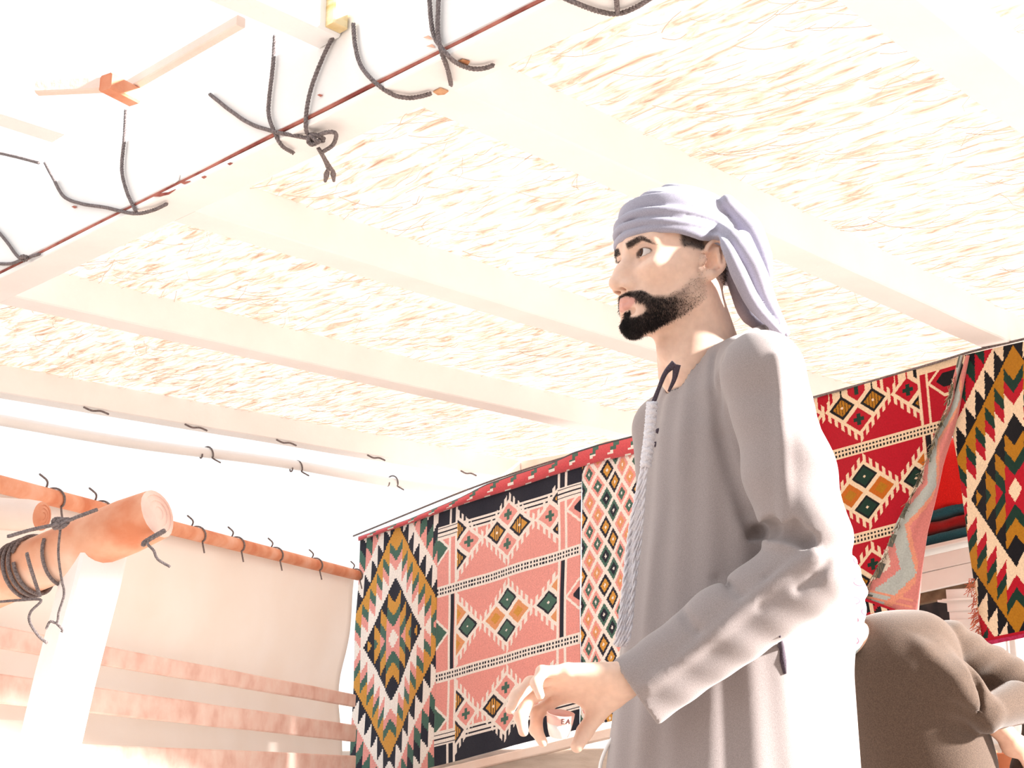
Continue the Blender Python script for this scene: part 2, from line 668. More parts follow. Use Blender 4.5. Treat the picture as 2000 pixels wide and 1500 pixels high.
eave = timber('eave_beam', 'pinkish pine eave beam above the hanging rugs', 'beam',
              beam_bm(un(U1 + 0.03, 0.3, H - 0.17), un(U1 + 0.03, 6.75, H - 0.17), U, 0.09, 0.15, 0.01, 12), 'pale_wood')
RAF = [(1.23, 'white painted rafter at the corner of the matting, outermost of the row'),
       (2.313, 'white painted rafter passing over the standing man'),
       (3.54, 'white painted rafter ending beside the knotted rope'),
       (4.854, 'white painted rafter next to the open edge of the roof'),
       (6.50, 'white painted edge rafter along the open side of the roof')]
for i, (n, lab) in enumerate(RAF):
    timber('rafter', lab, 'rafter', beam_bm(un(2.093, n, H - 0.165), un(U1 - 0.02, n, H - 0.165), N, 0.14, 0.15, 0.006, 14, 0.0012, i), 'white_wood', 'white roof rafters')
for i, (n, ue, lab) in enumerate([(2.59, MAIN_U - 0.003, 'short white rafter meeting the outer face of the rope-wrapped beam, beside a yellow wood block'),
                                  (3.71, 1.72, 'short white rafter stopping just outside the rope-wrapped beam, beside a small orange bracket')]):
    timber('outer_rafter', lab, 'rafter', beam_bm(un(0.4, n, 2.745), un(ue, n, 2.745), N, 0.10, 0.10, 0.006, 10, 0.001, i + 9), 'white_wood', 'white roof rafters')
# posts that carry the roof
for k, (u, n, top, lab) in enumerate([(MAIN_U + 0.07, -0.65, MAIN_Z0 - 0.021, 'white post under the right end of the rope-wrapped beam'),
                                      (MAIN_U + 0.07, 7.1, MAIN_Z0 - 0.021, 'white post under the far end of the rope-wrapped beam'),
                                      (U1 + 0.03, 6.66, H - 0.17, 'white corner post rising behind the pink rug'),
                                      (U1 + 0.03, 0.4, H - 0.17, 'white post under the eave beam behind the dark red rug')]):
    p = un(u, n, 0)
    timber('roof_post', lab, 'post', beam_bm(p, p + Z * top, U, 0.10, 0.10, 0.01, 6), 'white_wood', 'white roof posts')
bpy.context.view_layer.update()

# ------------------------------------------------------------------ ropes on the main beam
def beam_pt(px, py, lift=0.011):
    """a point on the near face of the main beam, or on its underside"""
    p = on_plane(px, py, U, MAIN_U - lift)
    if p[2] > MAIN_Z0 - 0.020 - lift:
        return p
    return on_plane(px, py, Z, MAIN_Z0 - 0.020 - lift)


def rope(label, pieces, knot=None, r=0.0062, group='grey ropes lashed round the main beam', tips=()):
    geo = [rope_geo([beam_pt(*q) if len(q) == 2 else beam_pt(q[0], q[1], q[2]) for q in pts], r) for pts in pieces]
    if knot:
        c = beam_pt(*knot[:2], 0.03)
        s = knot[2]
        rs = random.Random(int(knot[0]))
        for k in range(3):                    # a tangle of tight loops
            a0 = rs.random() * 6
            ax = Quaternion(Vector((rs.random() - .5, rs.random() - .5, rs.random() - .5)).normalized(), rs.random() * 6)
            loop = [np.array(Vector(c) + ax @ Vector((s * math.cos(t), s * 0.7 * math.sin(t), s * 0.25 * math.sin(2 * t + a0)))) for t in np.linspace(0, 6.0, 12)]
            geo.append(rope_geo(loop, r))
    for (x, y, dx, dy) in tips:               # swollen cut ends
        a, b2 = beam_pt(x, y, 0.02), beam_pt(x + dx, y + dy, 0.02)
        geo.append(tube([a, a * 0.6 + b2 * 0.4, b2], [r * 0.9, r * 1.5, r * 0.8], 7))
    V, F = merge(geo)
    o = data_obj('rope', V, F, M['rope'])
    return tag(o, label, 'rope', group)


rope('grey rope slung under the beam beside the bare matting, with a short upright strand', [[(1085, -12), (1120, 4), (1165, 21), (1205, 27), (1240, 15), (1275, -6)], [(1203, -30), (1204, 0), (1206, 26)]])
rope('doubled grey rope crossing the beam above a brown knot hole, one end curling sideways',
     [[(838, -20), (842, 40), (850, 75), (872, 105), (890, 122), (920, 134), (948, 133), (964, 127)], [(857, -20), (855, 60), (862, 100), (874, 135), (881, 166)]])
rope('grey rope hanging in a single slack curve on the beam below the yellow block', [[(690, 46), (694, 90), (706, 130), (735, 163), (770, 186), (805, 191), (842, 183)]])
rope('grey rope tied in a big knot with two dangling ends',
     [[(662, 52), (636, 100), (610, 165), (599, 215), (598, 255), (610, 272, .02)], [(410, 184), (450, 216), (490, 242), (540, 258), (592, 268), (614, 272, .02)],
      [(612, 268), (640, 258, .03), (656, 262, .03), (650, 283, .03), (628, 298, .02)], [(622, 290, .02), (634, 312, .02), (642, 332, .02)], [(622, 290, .02), (637, 315, .02), (650, 335, .02)]],
     knot=(617, 272, 0.022), tips=((640, 332, -5, 22), (650, 333, 2, 20)))
rope('grey rope running straight down the beam past the knotted rope', [[(537, 70), (533, 130), (526, 190), (525, 225), (535, 255), (550, 284), (573, 299)]])
rope('grey rope with a long low loop and an upright strand beside the torn paint',
     [[(88, 318), (105, 350), (125, 384), (160, 398), (205, 405), (262, 417), (300, 410), (326, 398)], [(246, 215), (243, 270), (238, 330), (248, 375), (266, 414)], [(-20, 295), (30, 306), (76, 318)]])
rope('grey rope with a tight knot where the beam leaves the roof edge', [[(-15, 440), (10, 468), (36, 502), (52, 505)], [(-20, 514), (20, 515), (45, 506), (77, 496)]], knot=(46, 504, 0.012))

# scars on the main beam: torn paint flakes, knot hole, nail heads (small parts of the beam)
def chip(pts, mat, name, lift=0.002, label=None):
    P = [beam_pt(x, y, lift) for x, y in pts]
    c = sum(P) / len(P)
    nrm = np.cross(P[1] - P[0], P[2] - P[0])
    nrm /= np.linalg.norm(nrm)
    if nrm @ (CAM - c) < 0:
        nrm = -nrm
    n = len(P)
    Vv = P + [p + nrm * 0.003 for p in P]
    Ff = [tuple(range(n, 2 * n)), tuple(range(n))[::-1]] + [(i, (i + 1) % n, n + (i + 1) % n, n + i) for i in range(n)]
    o = data_obj(name, Vv, Ff, M[mat], mb, False)
    if label:
        o['label'] = label
    return o


chip([(893, 120), (903, 115), (918, 119), (912, 128), (897, 130)], 'end_grain', 'knot_hole', label='dark brown knot hole')
chip([(846, 178), (860, 171), (876, 177), (868, 183), (855, 184)], 'end_grain', 'bare_patch', label='bare brown patch of wood')
chip([(330, 352), (338, 345), (352, 342), (350, 352), (342, 358)], 'white_wood', 'paint_flake')
chip([(298, 384), (310, 378), (330, 376), (344, 370), (330, 380), (312, 384)], 'seam', 'torn_edge')
chip([(352, 357), (362, 356), (372, 355), (360, 360)], 'seam', 'torn_edge')
chip([(838, 70), (828, 74), (846, 77), (842, 74)], 'orange_wood', 'splinter')
chip([(845, 87), (834, 91), (851, 93), (848, 90)], 'orange_wood', 'splinter')
for x, y in ((146, 404), (450, 319), (626, 186), (399, 345)):
    chip([(x - 5, y), (x, y - 2), (x + 5, y), (x, y + 3)], 'seam', 'nail_hole')

# purlin and bracket on the outer side of the main beam
bk = thing('bracket', 'small orange wooden bracket holding a thin purlin outside the main beam', 'bracket', on_plane(230, 190, Z, H + 0.02))
pa, pb = on_plane(238, 186, Z, H + 0.03), on_plane(470, 52, Z, H + 0.03)
bm_obj('purlin', beam_bm(pa, pb, N * -1 + U, 0.028, 0.03, 0.003, 6), M['pale_wood'], bk)
bm_obj('block', beam_bm(on_plane(205, 176, Z, H - 0.02), on_plane(262, 205, Z, H - 0.02), U, 0.05, 0.05, 0.006, 3), M['orange_wood'], bk)['label'] = 'orange wooden block'
bm_obj('strut', beam_bm(on_plane(72, 184, Z, H - 0.01), on_plane(205, 178, Z, H - 0.01), U, 0.03, 0.04, 0.004, 3), M['pale_wood'], bk)
M['yellow_wood'] = noise_mat('yellow_pine', [(0.3, (0.60, 0.42, 0.16)), (0.6, (0.80, 0.66, 0.40))], (1, 1, 6), 12, 4, 0.7, 0.2)
yb = beam_bm(on_plane(644, 62, U, MAIN_U - 0.03), on_plane(644, 62, U, MAIN_U - 0.03) + Z * 0.10, U, 0.05, 0.05, 0.005, 3)
tag(bm_obj('wood_block', yb, M['yellow_wood']), 'yellowish pine block fixed to the outer face of the rope-wrapped beam', 'block')

# lower pole and small ties along the open edge of the roof
EN = 6.66
ep = thing('edge_pole', 'thin pale pole slung below the edge rafter at the open side of the roof', 'pole', un(4.5, EN, 2.4))
V, F = tube([un(u, EN, 2.435 + 0.01 * math.sin(u * 3)) for u in np.linspace(2.15, 6.6, 20)], 0.032, 10)
data_obj('pole', V, F, M['white_wood'], ep)
for (x, y) in ((400, 862), (575, 885), (762, 932)):
    c = on_plane(x, y, N, EN)
    c[2] = 2.435
    cc = [c + U * (0.012 * t) + (N * math.cos(t) + Z * math.sin(t)) * 0.037 for t in np.linspace(-2.6, 4.2, 22)] + [c + U * 0.10 - Z * 0.055 - N * 0.03]
    V, F = rope_geo(cc, 0.005, 0.02)
    data_obj('tie', V, F, M['rope'], ep)
for k, (x, y) in enumerate(((190, 757), (385, 778), (560, 822), (735, 848), (915, 852))):
    c = on_plane(x, y, N, 6.42)
    c[2] = H - 0.17
    cc = [c - U * 0.07 + Z * 0.0, c - U * 0.02 - Z * 0.012, c + U * 0.03 - Z * 0.006, c + U * 0.08 - Z * 0.016]
    V, F = rope_geo(cc, 0.006, 0.02)
    tag(data_obj('cord_end', V, F, M['rope']), 'grey cord end under the white edge rafter, %s from the rope-wrapped beam' % ('first', 'second', 'third', 'fourth', 'fifth')[k], 'cord', 'cord ends under the edge rafter')

# ------------------------------------------------------------------ the low shelter at the left
WD = np.array((0.225, 0.974, 0.0))
WN = np.array((0.974, -0.225, 0.0))
W0 = np.array((-1.64, 5.2, 0.0)) @ WN
def wpt(px, py, off=0.0):                    # a point on the shelter's canvas plane, off = towards the open side
    return on_plane(px, py, WN, W0 + off)


def wline(px0, py0, px1, py1, off=0.0, ext0=0.0, ext1=0.0):
    a, b2 = wpt(px0, py0, off), wpt(px1, py1, off)
    d = b2 - a
    return a - d * ext0, b2 + d * ext1


# canvas side, hung from the tie pole down to the sand
a, b2 = wline(0, 960, 697, 1132, -0.02, 0.25, 0.0)
nu, nv = 60, 26
V = []
for i in range(nu + 1):
    top = a + (b2 - a) * i / nu
    for j in range(nv + 1):
        t = j / nv
        z = top[2] * (1 - t) + 0.02 * t
        s = i / nu * 9
        w = 0.035 * math.sin(s * 1.3 + t * 3) * t + 0.012 * math.sin(s * 4.1 + t * 5) * (0.3 + t) + 0.03 * math.sin(t * 12.0) * min(1, t * 3)
        V.append(np.array((top[0], top[1], z)) + WN * (w - 0.16 * t - 0.02))
o = data_obj('canvas_side', V, grid_faces(nu, nv), M['canvas'])
tag(o, 'cream canvas sheet hanging below the tied pole of the low shelter', 'canvas')
sol = o.modifiers.new('thickness', 'SOLIDIFY')
sol.thickness = 0.003
# tie pole with its cords
a, b2 = wline(0, 946, 700, 1124, 0.0, 0.25, 0.0)
tp = thing('tie_pole', 'long pinkish pole with cord ties along the top of the cream canvas', 'pole', a)
V, F = tube([a + (b2 - a) * t for t in np.linspace(0, 1, 30)], 0.032, 12)
data_obj('pole', V, F, M['orange_wood'], tp)
dd = (b2 - a) / np.linalg.norm(b2 - a)
for (x, y) in ((95, 968), (190, 992), (378, 1040), (456, 1060), (533, 1078), (612, 1098), (692, 1120)):
    c = wpt(x, y)
    t = (c - a) @ dd
    c = a + dd * t
    up = np.cross(dd, WN)
    up = up if up[2] > 0 else -up
    cc = [c + dd * 0.05 - up * 0.085 + WN * 0.035] + [c + dd * (0.05 - 0.012 * q) + (WN * math.cos(q) + up * math.sin(q)) * 0.037 for q in np.linspace(-1.1, 2.8, 16)] + [c - dd * 0.03 + up * 0.050 + WN * 0.01, c - dd * 0.07 + up * 0.075 + WN * 0.0]
    V, F = rope_geo(cc, 0.0042, 0.018)
    data_obj('tie', V, F, M['rope'], tp)
# horizontal laths in front of the canvas
for (x0, y0, x1, y1, hh, lab) in ((0, 1245, 690, 1368, 0.075, 'pinkish lath, topmost of the rails across the cream canvas'),
                                  (0, 1345, 690, 1432, 0.10, 'wider pinkish lath between two others across the cream canvas'),
                                  (0, 1475, 690, 1492, 0.10, 'reddish lath, lowest of the rails across the cream canvas')):
    a, b2 = wline(x0, y0, x1, y1, -0.03, 0.25, 0.0)
    tag(bm_obj('lath', beam_bm(a - Z * hh / 2, b2 - Z * hh / 2, WN, 0.03, hh, 0.006, 12, 0.002, int(y0)), M['pink_wood']), lab, 'lath', 'rails across the canvas')

# leaning post with its white face to the light
pt, pb = at(240, 1062, 4.12), at(132, 1500, 4.0)
d = pb - pt
ft = pt + d * (pt[2] / -d[2])
o = tag(bm_obj('shelter_post', beam_bm(ft, pt, (0.62, -0.78, 0), 0.150, 0.150, 0.010, 10, 0.002, 4), M['white_wood']), 'leaning white-painted square post carrying the lashed log', 'post')


def log(name, label, a, b2, r, mat, endmat, flat=0.0, seg=14, sides=22, seed=0):
    t = thing(name, label, 'log', a)
    a, b2 = np.array(a), np.array(b2)
    ax = (b2 - a) / np.linalg.norm(b2 - a)
    s = np.cross(ax, Z)
    s /= np.linalg.norm(s)
    up = np.cross(s, ax)
    V, F = [], []
    for i in range(seg + 1):
        q = i / seg
        rr = r * (1 - 0.10 * max(0, (q - 0.93) / 0.07) ** 2)
        for k in range(sides):
            th = 2 * math.pi * k / sides
            n_ = 1 + 0.05 * mnoise.noise(Vector((math.cos(th) * 1.2 + seed, math.sin(th) * 1.2, q * 3)))
            V.append(a + (b2 - a) * q + (s * math.cos(th) + up * math.sin(th)) * rr * n_)
    for i in range(seg):
        for k in range(sides):
            F.append((i * sides + k, i * sides + (k + 1) % sides, (i + 1) * sides + (k + 1) % sides, (i + 1) * sides + k))
    F.append(tuple(range(sides))[::-1])
    data_obj('trunk', V, F, M[mat], t)
    # sawn end with rings
    V2, F2 = [], []
    for j, (f, dz) in enumerate(((1.0, 0.0), (0.8, 0.004), (0.78, 0.001), (0.55, 0.005), (0.53, 0.002), (0.28, 0.006), (0.26, 0.003), (0.05, 0.006))):
        for k in range(sides):
            V2.append(b2 + (V[seg * sides + k] - b2) * f + ax * dz)
    for j in range(7):
        for k in range(sides):
            F2.append((j * sides + k, j * sides + (k + 1) % sides, (j + 1) * sides + (k + 1) % sides, (j + 1) * sides + k))
    F2.append(tuple(7 * sides + k for k in range(sides)))
    data_obj('sawn_end', V2, F2, M[endmat], t, False)['label'] = 'sawn round end of the log'
    return t


LA, LB = at(-420, 1310, 4.45), at(308, 1003, 3.98)
log('lashed_log', 'thick orange log lashed with grey cord on top of the white post', LA, LB, 0.086, 'log_wood', 'pink_wood', seed=1)
log('crossing_log', 'pale log butt resting across the lashed log', at(-300, 985, 4.2), at(82, 1008, 3.98), 0.05, 'pale_wood', 'orange_wood', seed=7)
# cord lashings round the big log
ax = (LB - LA) / np.linalg.norm(LB - LA)
s = np.cross(ax, Z)
s /= np.linalg.norm(s)
up = np.cross(s, ax)
t45 = None


def around(px, turns, r=0.094, ph=0.0, adv=0.03):
    """cord wound round the log where it passes image column px"""
    best = min(np.linspace(0, 1, 400), key=lambda q: abs(1000 + FPX * ((LA + (LB - LA) * q)[0]) / ((LA + (LB - LA) * q - CAM) @ np.array((0, CP, SP))) - px))
    c = LA + (LB - LA) * best
    return [c + ax * adv * (q / (2 * math.pi)) + (s * math.cos(q + ph) + up * math.sin(q + ph)) * r for q in np.linspace(0, turns * 2 * math.pi, int(turns * 26))]


geo = [rope_geo(around(38, 3.0, 0.094, 0, 0.022), 0.0065, 0.02), rope_geo(around(66, 1.0, 0.094, 0.4, 0.13), 0.006, 0.02)]
geo.append(rope_geo([at(78, 1165, 3.94), at(60, 1110, 3.91), at(52, 1080, 3.91)], 0.006, 0.02))
geo.append(rope_geo([at(-30, 1178, 3.98), at(40, 1172, 3.93), at(80, 1172, 3.91), at(60, 1195, 3.90), at(58, 1215, 3.90), at(75, 1242, 3.90), at(92, 1256, 3.90)], 0.0045, 0.018))
geo.append(rope_geo([at(118, 1030, 3.89), at(114, 1080, 3.89), at(120, 1130, 3.88), at(125, 1160, 3.88), at(115, 1195, 3.88), at(111, 1216, 3.88), at(98, 1214, 3.88), at(90, 1228, 3.88)], 0.004, 0.018))
geo.append(rope_geo([at(111, 1218, 3.88), at(122, 1230, 3.88), at(120, 1234, 3.88)], 0.004, 0.018))
for k in range(3):
    c = at(118, 1022, 3.88)
    geo.append(rope_geo([c + np.array((0.022 * math.cos(t), 0.012 * math.sin(t * 2 + k), 0.014 * math.sin(t + k))) for t in np.linspace(0, 6, 14)], 0.006, 0.02))
geo.append(rope_geo([at(190, 995, 3.91), at(150, 1010, 3.88), at(118, 1022, 3.87), at(60, 1035, 3.86), at(15, 1048, 3.86)], 0.006, 0.02))
V, F = merge(geo)
tag(data_obj('cord_lashing', V, F, M['rope']), 'tangled grey cord lashing wound round the orange log with loose ends', 'cord')
geo = [rope_geo([at(322, 1036, 3.89), at(305, 1046, 3.88), at(288, 1060, 3.88), at(300, 1075, 3.87), at(308, 1092, 3.87), at(332, 1107, 3.87)], 0.0045, 0.018),
       rope_geo([at(322, 1036, 3.91), at(284, 1058, 3.89), at(280, 1066, 3.89)], 0.008, 0.02)]
V, F = merge(geo)
tag(data_obj('loose_cord', V, F, M['rope']), 'loose grey cord end dangling from the sawn log end beside the white post', 'cord')

# ------------------------------------------------------------------ woven rugs
RED, BLACK, CREAM, GOLD, GREEN, ORANGE = range(6)
DEEP = np.array([(0.42, 0.006, 0.020), (0.007, 0.007, 0.010), (0.78, 0.62, 0.44), (0.40, 0.17, 0.010), (0.008, 0.035, 0.024), (0.50, 0.13, 0.012)])
OVERLIT = np.array([(0.82, 0.37, 0.34), (0.022, 0.025, 0.042), (0.90, 0.86, 0.82), (0.66, 0.34, 0.07), (0.07, 0.16, 0.13), (0.76, 0.36, 0.17)])  # red weave lightened to pink: overexposure and haze put into the colours
RUG_MAT = attr_mat('woven_rug', mottling=0.16, translucent=0.10)


def saw(x):
    return x - np.floor(x)


def tri(x):
    return np.abs(saw(x) - 0.5) * 2


def kilim(x, y):
    """stepped concentric lozenges; x in -1..1 across the panel, y in the same units down it"""
    m = np.abs(x) / 0.74 + np.abs(y) / 1.32
    v = m - 0.40 * (saw(x * 6.2) - 0.5) * np.where(x < 0, -1.0, 1.0)       # upright-sided teeth
    c = np.full(x.shape, CREAM)
    for lim, col, toothed in ((0.16, RED, 0), (0.38, GREEN, 1), (0.56, GOLD, 1), (0.78, BLACK, 1), (1.0, CREAM, 0), (1.30, RED, 1), (1.46, GREEN, 1), (1.62, GOLD, 1),
                              (1.88, BLACK, 0), (2.10, CREAM, 1), (2.36, RED, 0), (2.56, GREEN, 1), (2.78, BLACK, 1), (3.02, CREAM, 1), (3.26, RED, 0), (3.46, GREEN, 1), (3.70, BLACK, 1),
                              (3.94, CREAM, 1), (4.2, RED, 0), (4.5, GREEN, 1), (4.8, BLACK, 1)):
        c = np.where((v if toothed else m) > lim, col, c)
    return c


def lozenge(x, y, cx, cy, rx, ry):
    return np.abs(x - cx) / rx + np.abs(y - cy) / ry


def sadu(x, y, left_strip=True):
    """banded panel. x 0..1 across the panel, y 0..3 down it in rows (centres of the lozenge sets at 0.5, 1.5, 2.5)"""
    c = np.full(x.shape, RED)
    fx = (x - 0.145) / 0.37                            # lozenge centres at fx = 0, 1, 2
    yr = np.floor(np.clip(y, 0, 2.999))
    dy = (y - yr - 0.5) * 2
    near = np.round(np.clip(fx, 0, 2)) if left_strip else np.round(np.minimum(fx, 2))
    dx = fx - near
    L = np.abs(dx) / 0.60 + np.abs(dy) / 0.88
    comb = (L < 1) & (saw(fx * 11) < 0.5)
    c[comb] = CREAM
    L = np.abs(dx) / 0.50 + np.abs(dy) / 0.72
    c[L < 1] = CREAM
    par = (yr % 2)
    for k, (ox, oy) in enumerate(((0, -0.35), (-0.235, 0), (0.235, 0), (0, 0.35))):
        l = np.abs(dx - ox) / 0.195 + np.abs(dy - oy) / 0.275
        ins = l < 1
        tb = (k in (0, 3))
        kind = np.where((near % 2) == 1, tb, not tb)   # neighbours swap their colours
        base0 = np.where(kind, RED, BLACK)
        base1 = np.where(kind, GREEN, ORANGE)
        base = np.where(par == 0, base0, base1)
        ins_c = base.copy()
        star = (np.abs(dx - ox) < 0.03) & (np.abs(dy - oy) < 0.13) | (np.abs(dx - ox) < 0.08) & (np.abs(dy - oy) < 0.045)
        blob = (l < 0.72) & (saw(fx * 22) < 0.8)
        ins_c = np.where((base == BLACK) & blob, GOLD, ins_c)
        ins_c = np.where((base == RED) & star, GREEN, ins_c)
        ins_c = np.where((base == ORANGE) & (l < 0.5), GOLD, ins_c)
        ins_c = np.where(l < 0.13, np.where((base == GREEN) | (base == BLACK), CREAM, ins_c), ins_c)
        ins_c = np.where((base == GREEN) & (l > 0.78), BLACK, ins_c)
        c = np.where(ins, ins_c, c)
    # dotted cross bands between the rows
    for yb in (1.0, 2.0):
        b_ = np.abs(y - yb) < 0.062
        c[b_] = CREAM
        dots = (np.abs(np.abs(y - yb) - 0.024) < 0.012) & (saw(x * 52) < 0.55)
        c[dots] = BLACK
    # black ends with white rules
    for end in (y, 3.0 - y):
        blk = (end < 0.22) & (L >= 1) & ~comb
        c[blk] = BLACK
        rule = (end >= 0.22) & (end < 0.36) & (L >= 1) & ~comb
        c[rule] = np.where(saw(end[rule] * 21) < 0.62, CREAM, BLACK)
    # side strips
    for s0, flip in (((x, False), (1 - x, True)) if left_strip else ((1 - x, True),)):
        st = (s0 < 0.145) & (s0 > -0.02)
        mid = np.abs(dy)
        sc = np.full(x.shape, RED)
        l = np.abs(s0 - 0.0) / 0.075 + np.abs(dy) / 0.30
        sc[l < 1.25] = CREAM
        sc[l < 1.0] = GREEN if not flip else RED
        sc[(l < 0.55) & flip] = BLACK
        sc[(s0 > 0.085) & (s0 < 0.098)] = CREAM
        sc[(s0 > 0.098) & (s0 < 0.128) & (yr == 1)] = BLACK
        sc[s0 > 0.130] = CREAM
        for end in (y, 3.0 - y):
            sc[(end < 0.22) & ~((s0 > 0.085) & (s0 < 0.098)) & (s0 < 0.13)] = BLACK
            ru = (end >= 0.22) & (end < 0.38)
            sc[ru] = np.where(saw(end[ru] * 20) < 0.7, CREAM, BLACK)
        for yb in (1.0, 2.0):
            b_ = np.abs(y - yb) < 0.062
            sc[b_] = CREAM
            sc[(np.abs(np.abs(y - yb) - 0.024) < 0.012) & (saw(x * 52) < 0.55)] = BLACK
        c = np.where(st, sc, c)
    return c


def lattice(x, y):
    """a net of small lozenges, x in columns, y in rows"""
    c = np.full(x.shape, CREAM)
    best = np.full(x.shape, 9.0)
    col = np.zeros(x.shape, int)
    for ox, oy in ((0, 0), (0.5, 0.5)):
        ix = np.round(x - ox)
        iy = np.round(y - oy)
        l = np.abs(x - ox - ix) / 0.385 + np.abs(y - oy - iy) / 0.40
        k = (ix * 1 + iy * 2 + (3 if ox else 0)).astype(int) % 4
        m_ = l < best
        best = np.where(m_, l, best)
        col = np.where(m_, k, col)
    outer = np.choose(col, [BLACK, RED, GREEN, RED])
    inner = np.choose(col, [GOLD, ORANGE, BLACK, GREEN])
    c = np.where(best < 1, outer, c)
    c = np.where(best < 0.62, inner, c)
    c = np.where(best < 0.18, CREAM, c)
    return c


def sheet(name, grid, colours, parent, mat=RUG_MAT, thick=0.006):
    """a cloth sheet from a grid of points [nu+1][nv+1] and colours per cell"""
    g = np.asarray(grid)
    nu, nv = g.shape[0] - 1, g.shape[1] - 1
    me = bpy.data.meshes.new(name)
    me.from_pydata([tuple(p) for p in g.reshape(-1, 3)], [], grid_faces(nu, nv))
    me.polygons.foreach_set('use_smooth', [True] * len(me.polygons))
    me.update()
    face_colour(me, 'dye', colours.reshape(-1, 3))
    o = make_obj(name, me, mat, parent)
    md = o.modifiers.new('thickness', 'SOLIDIFY')
    md.thickness = thick
    md.offset = 0
    return o


RU = 5.50                                        # the rugs hang in this plane, just inside the eave


def rp(px, py, off=0.0):
    return on_plane(px, py, U, RU - off)


def hanging(name, quad, nu, nv, colour_fn, parent, palette, wave=0.012, off=0.0, seed=0.0, left=None, right=None):
    """cloth between four image corners (tl, tr, bl, br) lying on the rug plane, with hanging ripples"""
    tl, tr, bl, br = [rp(x, y, off) for x, y in quad]
    g = np.zeros((nu + 1, nv + 1, 3))
    for i in range(nu + 1):
        s_ = i / nu
        for j in range(nv + 1):
            t = j / nv
            a = tl + (bl - tl) * t
            b_ = tr + (br - tr) * t
            p = a + (b_ - a) * s_
            w = wave * (math.sin(s_ * 7.0 + seed + t * 1.3) * (0.4 + 0.6 * t) + 0.5 * math.sin(s_ * 17 + seed * 2 - t * 2))
            w += wave * 1.2 * mnoise.noise(Vector((s_ * 4 + seed, t * 4, seed)))
            g[i, j] = p - U * w
    x, y = np.meshgrid((np.arange(nu) + 0.5) / nu, (np.arange(nv) + 0.5) / nv, indexing='ij')
    return sheet(name, g, palette[colour_fn(x, y)], parent), g


BEHIND = 0.0
lr = thing('rug_hanging', 'pink woven rug hanging of three patterned panels, glare put into its colours, behind the standing man', 'rug', rp(950, 1495))
k1, _ = hanging('diamond_panel', ((706, 1052), (858, 996), (683, 1545), (848, 1497)), 64, 200, lambda x, y: kilim((x - 0.47) * 2.05, (y - 0.455) * 5.35), lr, OVERLIT, 0.010, seed=1.0)
k1['label'] = 'panel of large stepped diamonds in gold, green, black and white'
k2, g2 = hanging('banded_panel', ((858, 996), (1137, 905), (848, 1497), (1130, 1424)), 190, 330, lambda x, y: sadu(x, y * 3.0), lr, OVERLIT, 0.010, seed=2.2)
k2['label'] = 'pink panel with banded rows of lozenges and black ends'
k3, _ = hanging('lattice_panel', ((1137, 905), (1330, 845), (1130, 1424), (1315, 1378)), 130, 290, lambda x, y: lattice(x * 5.8, y * 9.1), lr, OVERLIT, 0.012, seed=3.1)
k3['label'] = 'panel of small lozenges in a white net'
# the folded-over top edge
tops = [(700, 1049, 1056), (800, 1014, 1022), (900, 972, 986), (950, 946, 970), (1010, 925, 952), (1080, 903, 928), (1120, 884, 916), (1170, 868, 901), (1250, 848, 884), (1330, 828, 858)]
nu, nv = 110, 10
g = np.zeros((nu + 1, nv + 1, 3))
for i in range(nu + 1):
    x = 700 + 630 * i / nu
    y0 = np.interp(x, [t[0] for t in tops], [t[1] for t in tops])
    y1 = np.interp(x, [t[0] for t in tops], [t[2] for t in tops])
    for j in range(nv + 1):
        t = j / nv
        g[i, j] = rp(x, y0 + (y1 - y0) * t, 0.02 + 0.028 * math.sin(t * math.pi) + 0.008 * mnoise.noise(Vector((i * 0.2, t, 0))))
x, y = np.meshgrid((np.arange(nu) + 0.5) / nu, (np.arange(nv) + 0.5) / nv, indexing='ij')
cc = np.where(saw(x * 16 + y * 0.5) < 0.75, RED, np.where(y > 0.5, CREAM, GREEN))
cc = np.where(y < 0.12, BLACK, cc)
cc = np.where(np.abs(y - 0.8) < 0.12, RED, cc)
pal = OVERLIT.copy()
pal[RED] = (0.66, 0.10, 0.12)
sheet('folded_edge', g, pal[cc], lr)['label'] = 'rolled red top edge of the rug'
# rail below it
a, b2 = rp(600, 1560, -0.02), rp(1330, 1388, -0.02)
tag(bm_obj('rail', beam_bm(a - Z * 0.06, b2 - Z * 0.06, U, 0.06, 0.05, 0.006, 10, 0.002), M['pale_wood']), 'pale pink wooden rail along the foot of the pink rug', 'rail')
# weathered board wall below
a, b2 = un(RU + 0.07, N @ rp(520, 1570) + 1.0, 0), un(RU + 0.07, 0.6, 0)
ns = 7
lw = thing('board_wall', 'low grey-beige weathered board wall below the rugs', 'wall', a)
za, zb = 0.52, 0.86
for k in range(6):
    h0 = k / 6.0
    z0, z1 = za * h0, zb * h0
    bm = beam_bm(a + Z * (z0 + 0.002) + U * (0.004 * (k % 2)), b2 + Z * (z1 + 0.002) + U * (0.004 * (k % 2)), U, 0.03, zb / 6 + 0.004, 0.006, 10, 0.001, k)
    bm_obj('board', bm, M['grey_wood'], lw)

# right-hand rug: dark red banded panel whose edge is folded back on itself
rr = thing('red_rug', 'dark red banded woven rug with its edge folded back, hanging beside the man', 'rug', rp(1680, 1200))
EDGE = [(690, 1880), (740, 1862), (800, 1846), (850, 1820), (900, 1800), (960, 1772), (1020, 1745), (1080, 1716), (1140, 1690), (1190, 1668), (1230, 1655)]


def edge_x(py):
    return np.interp(py, [e[0] for e in EDGE], [e[1] for e in EDGE])


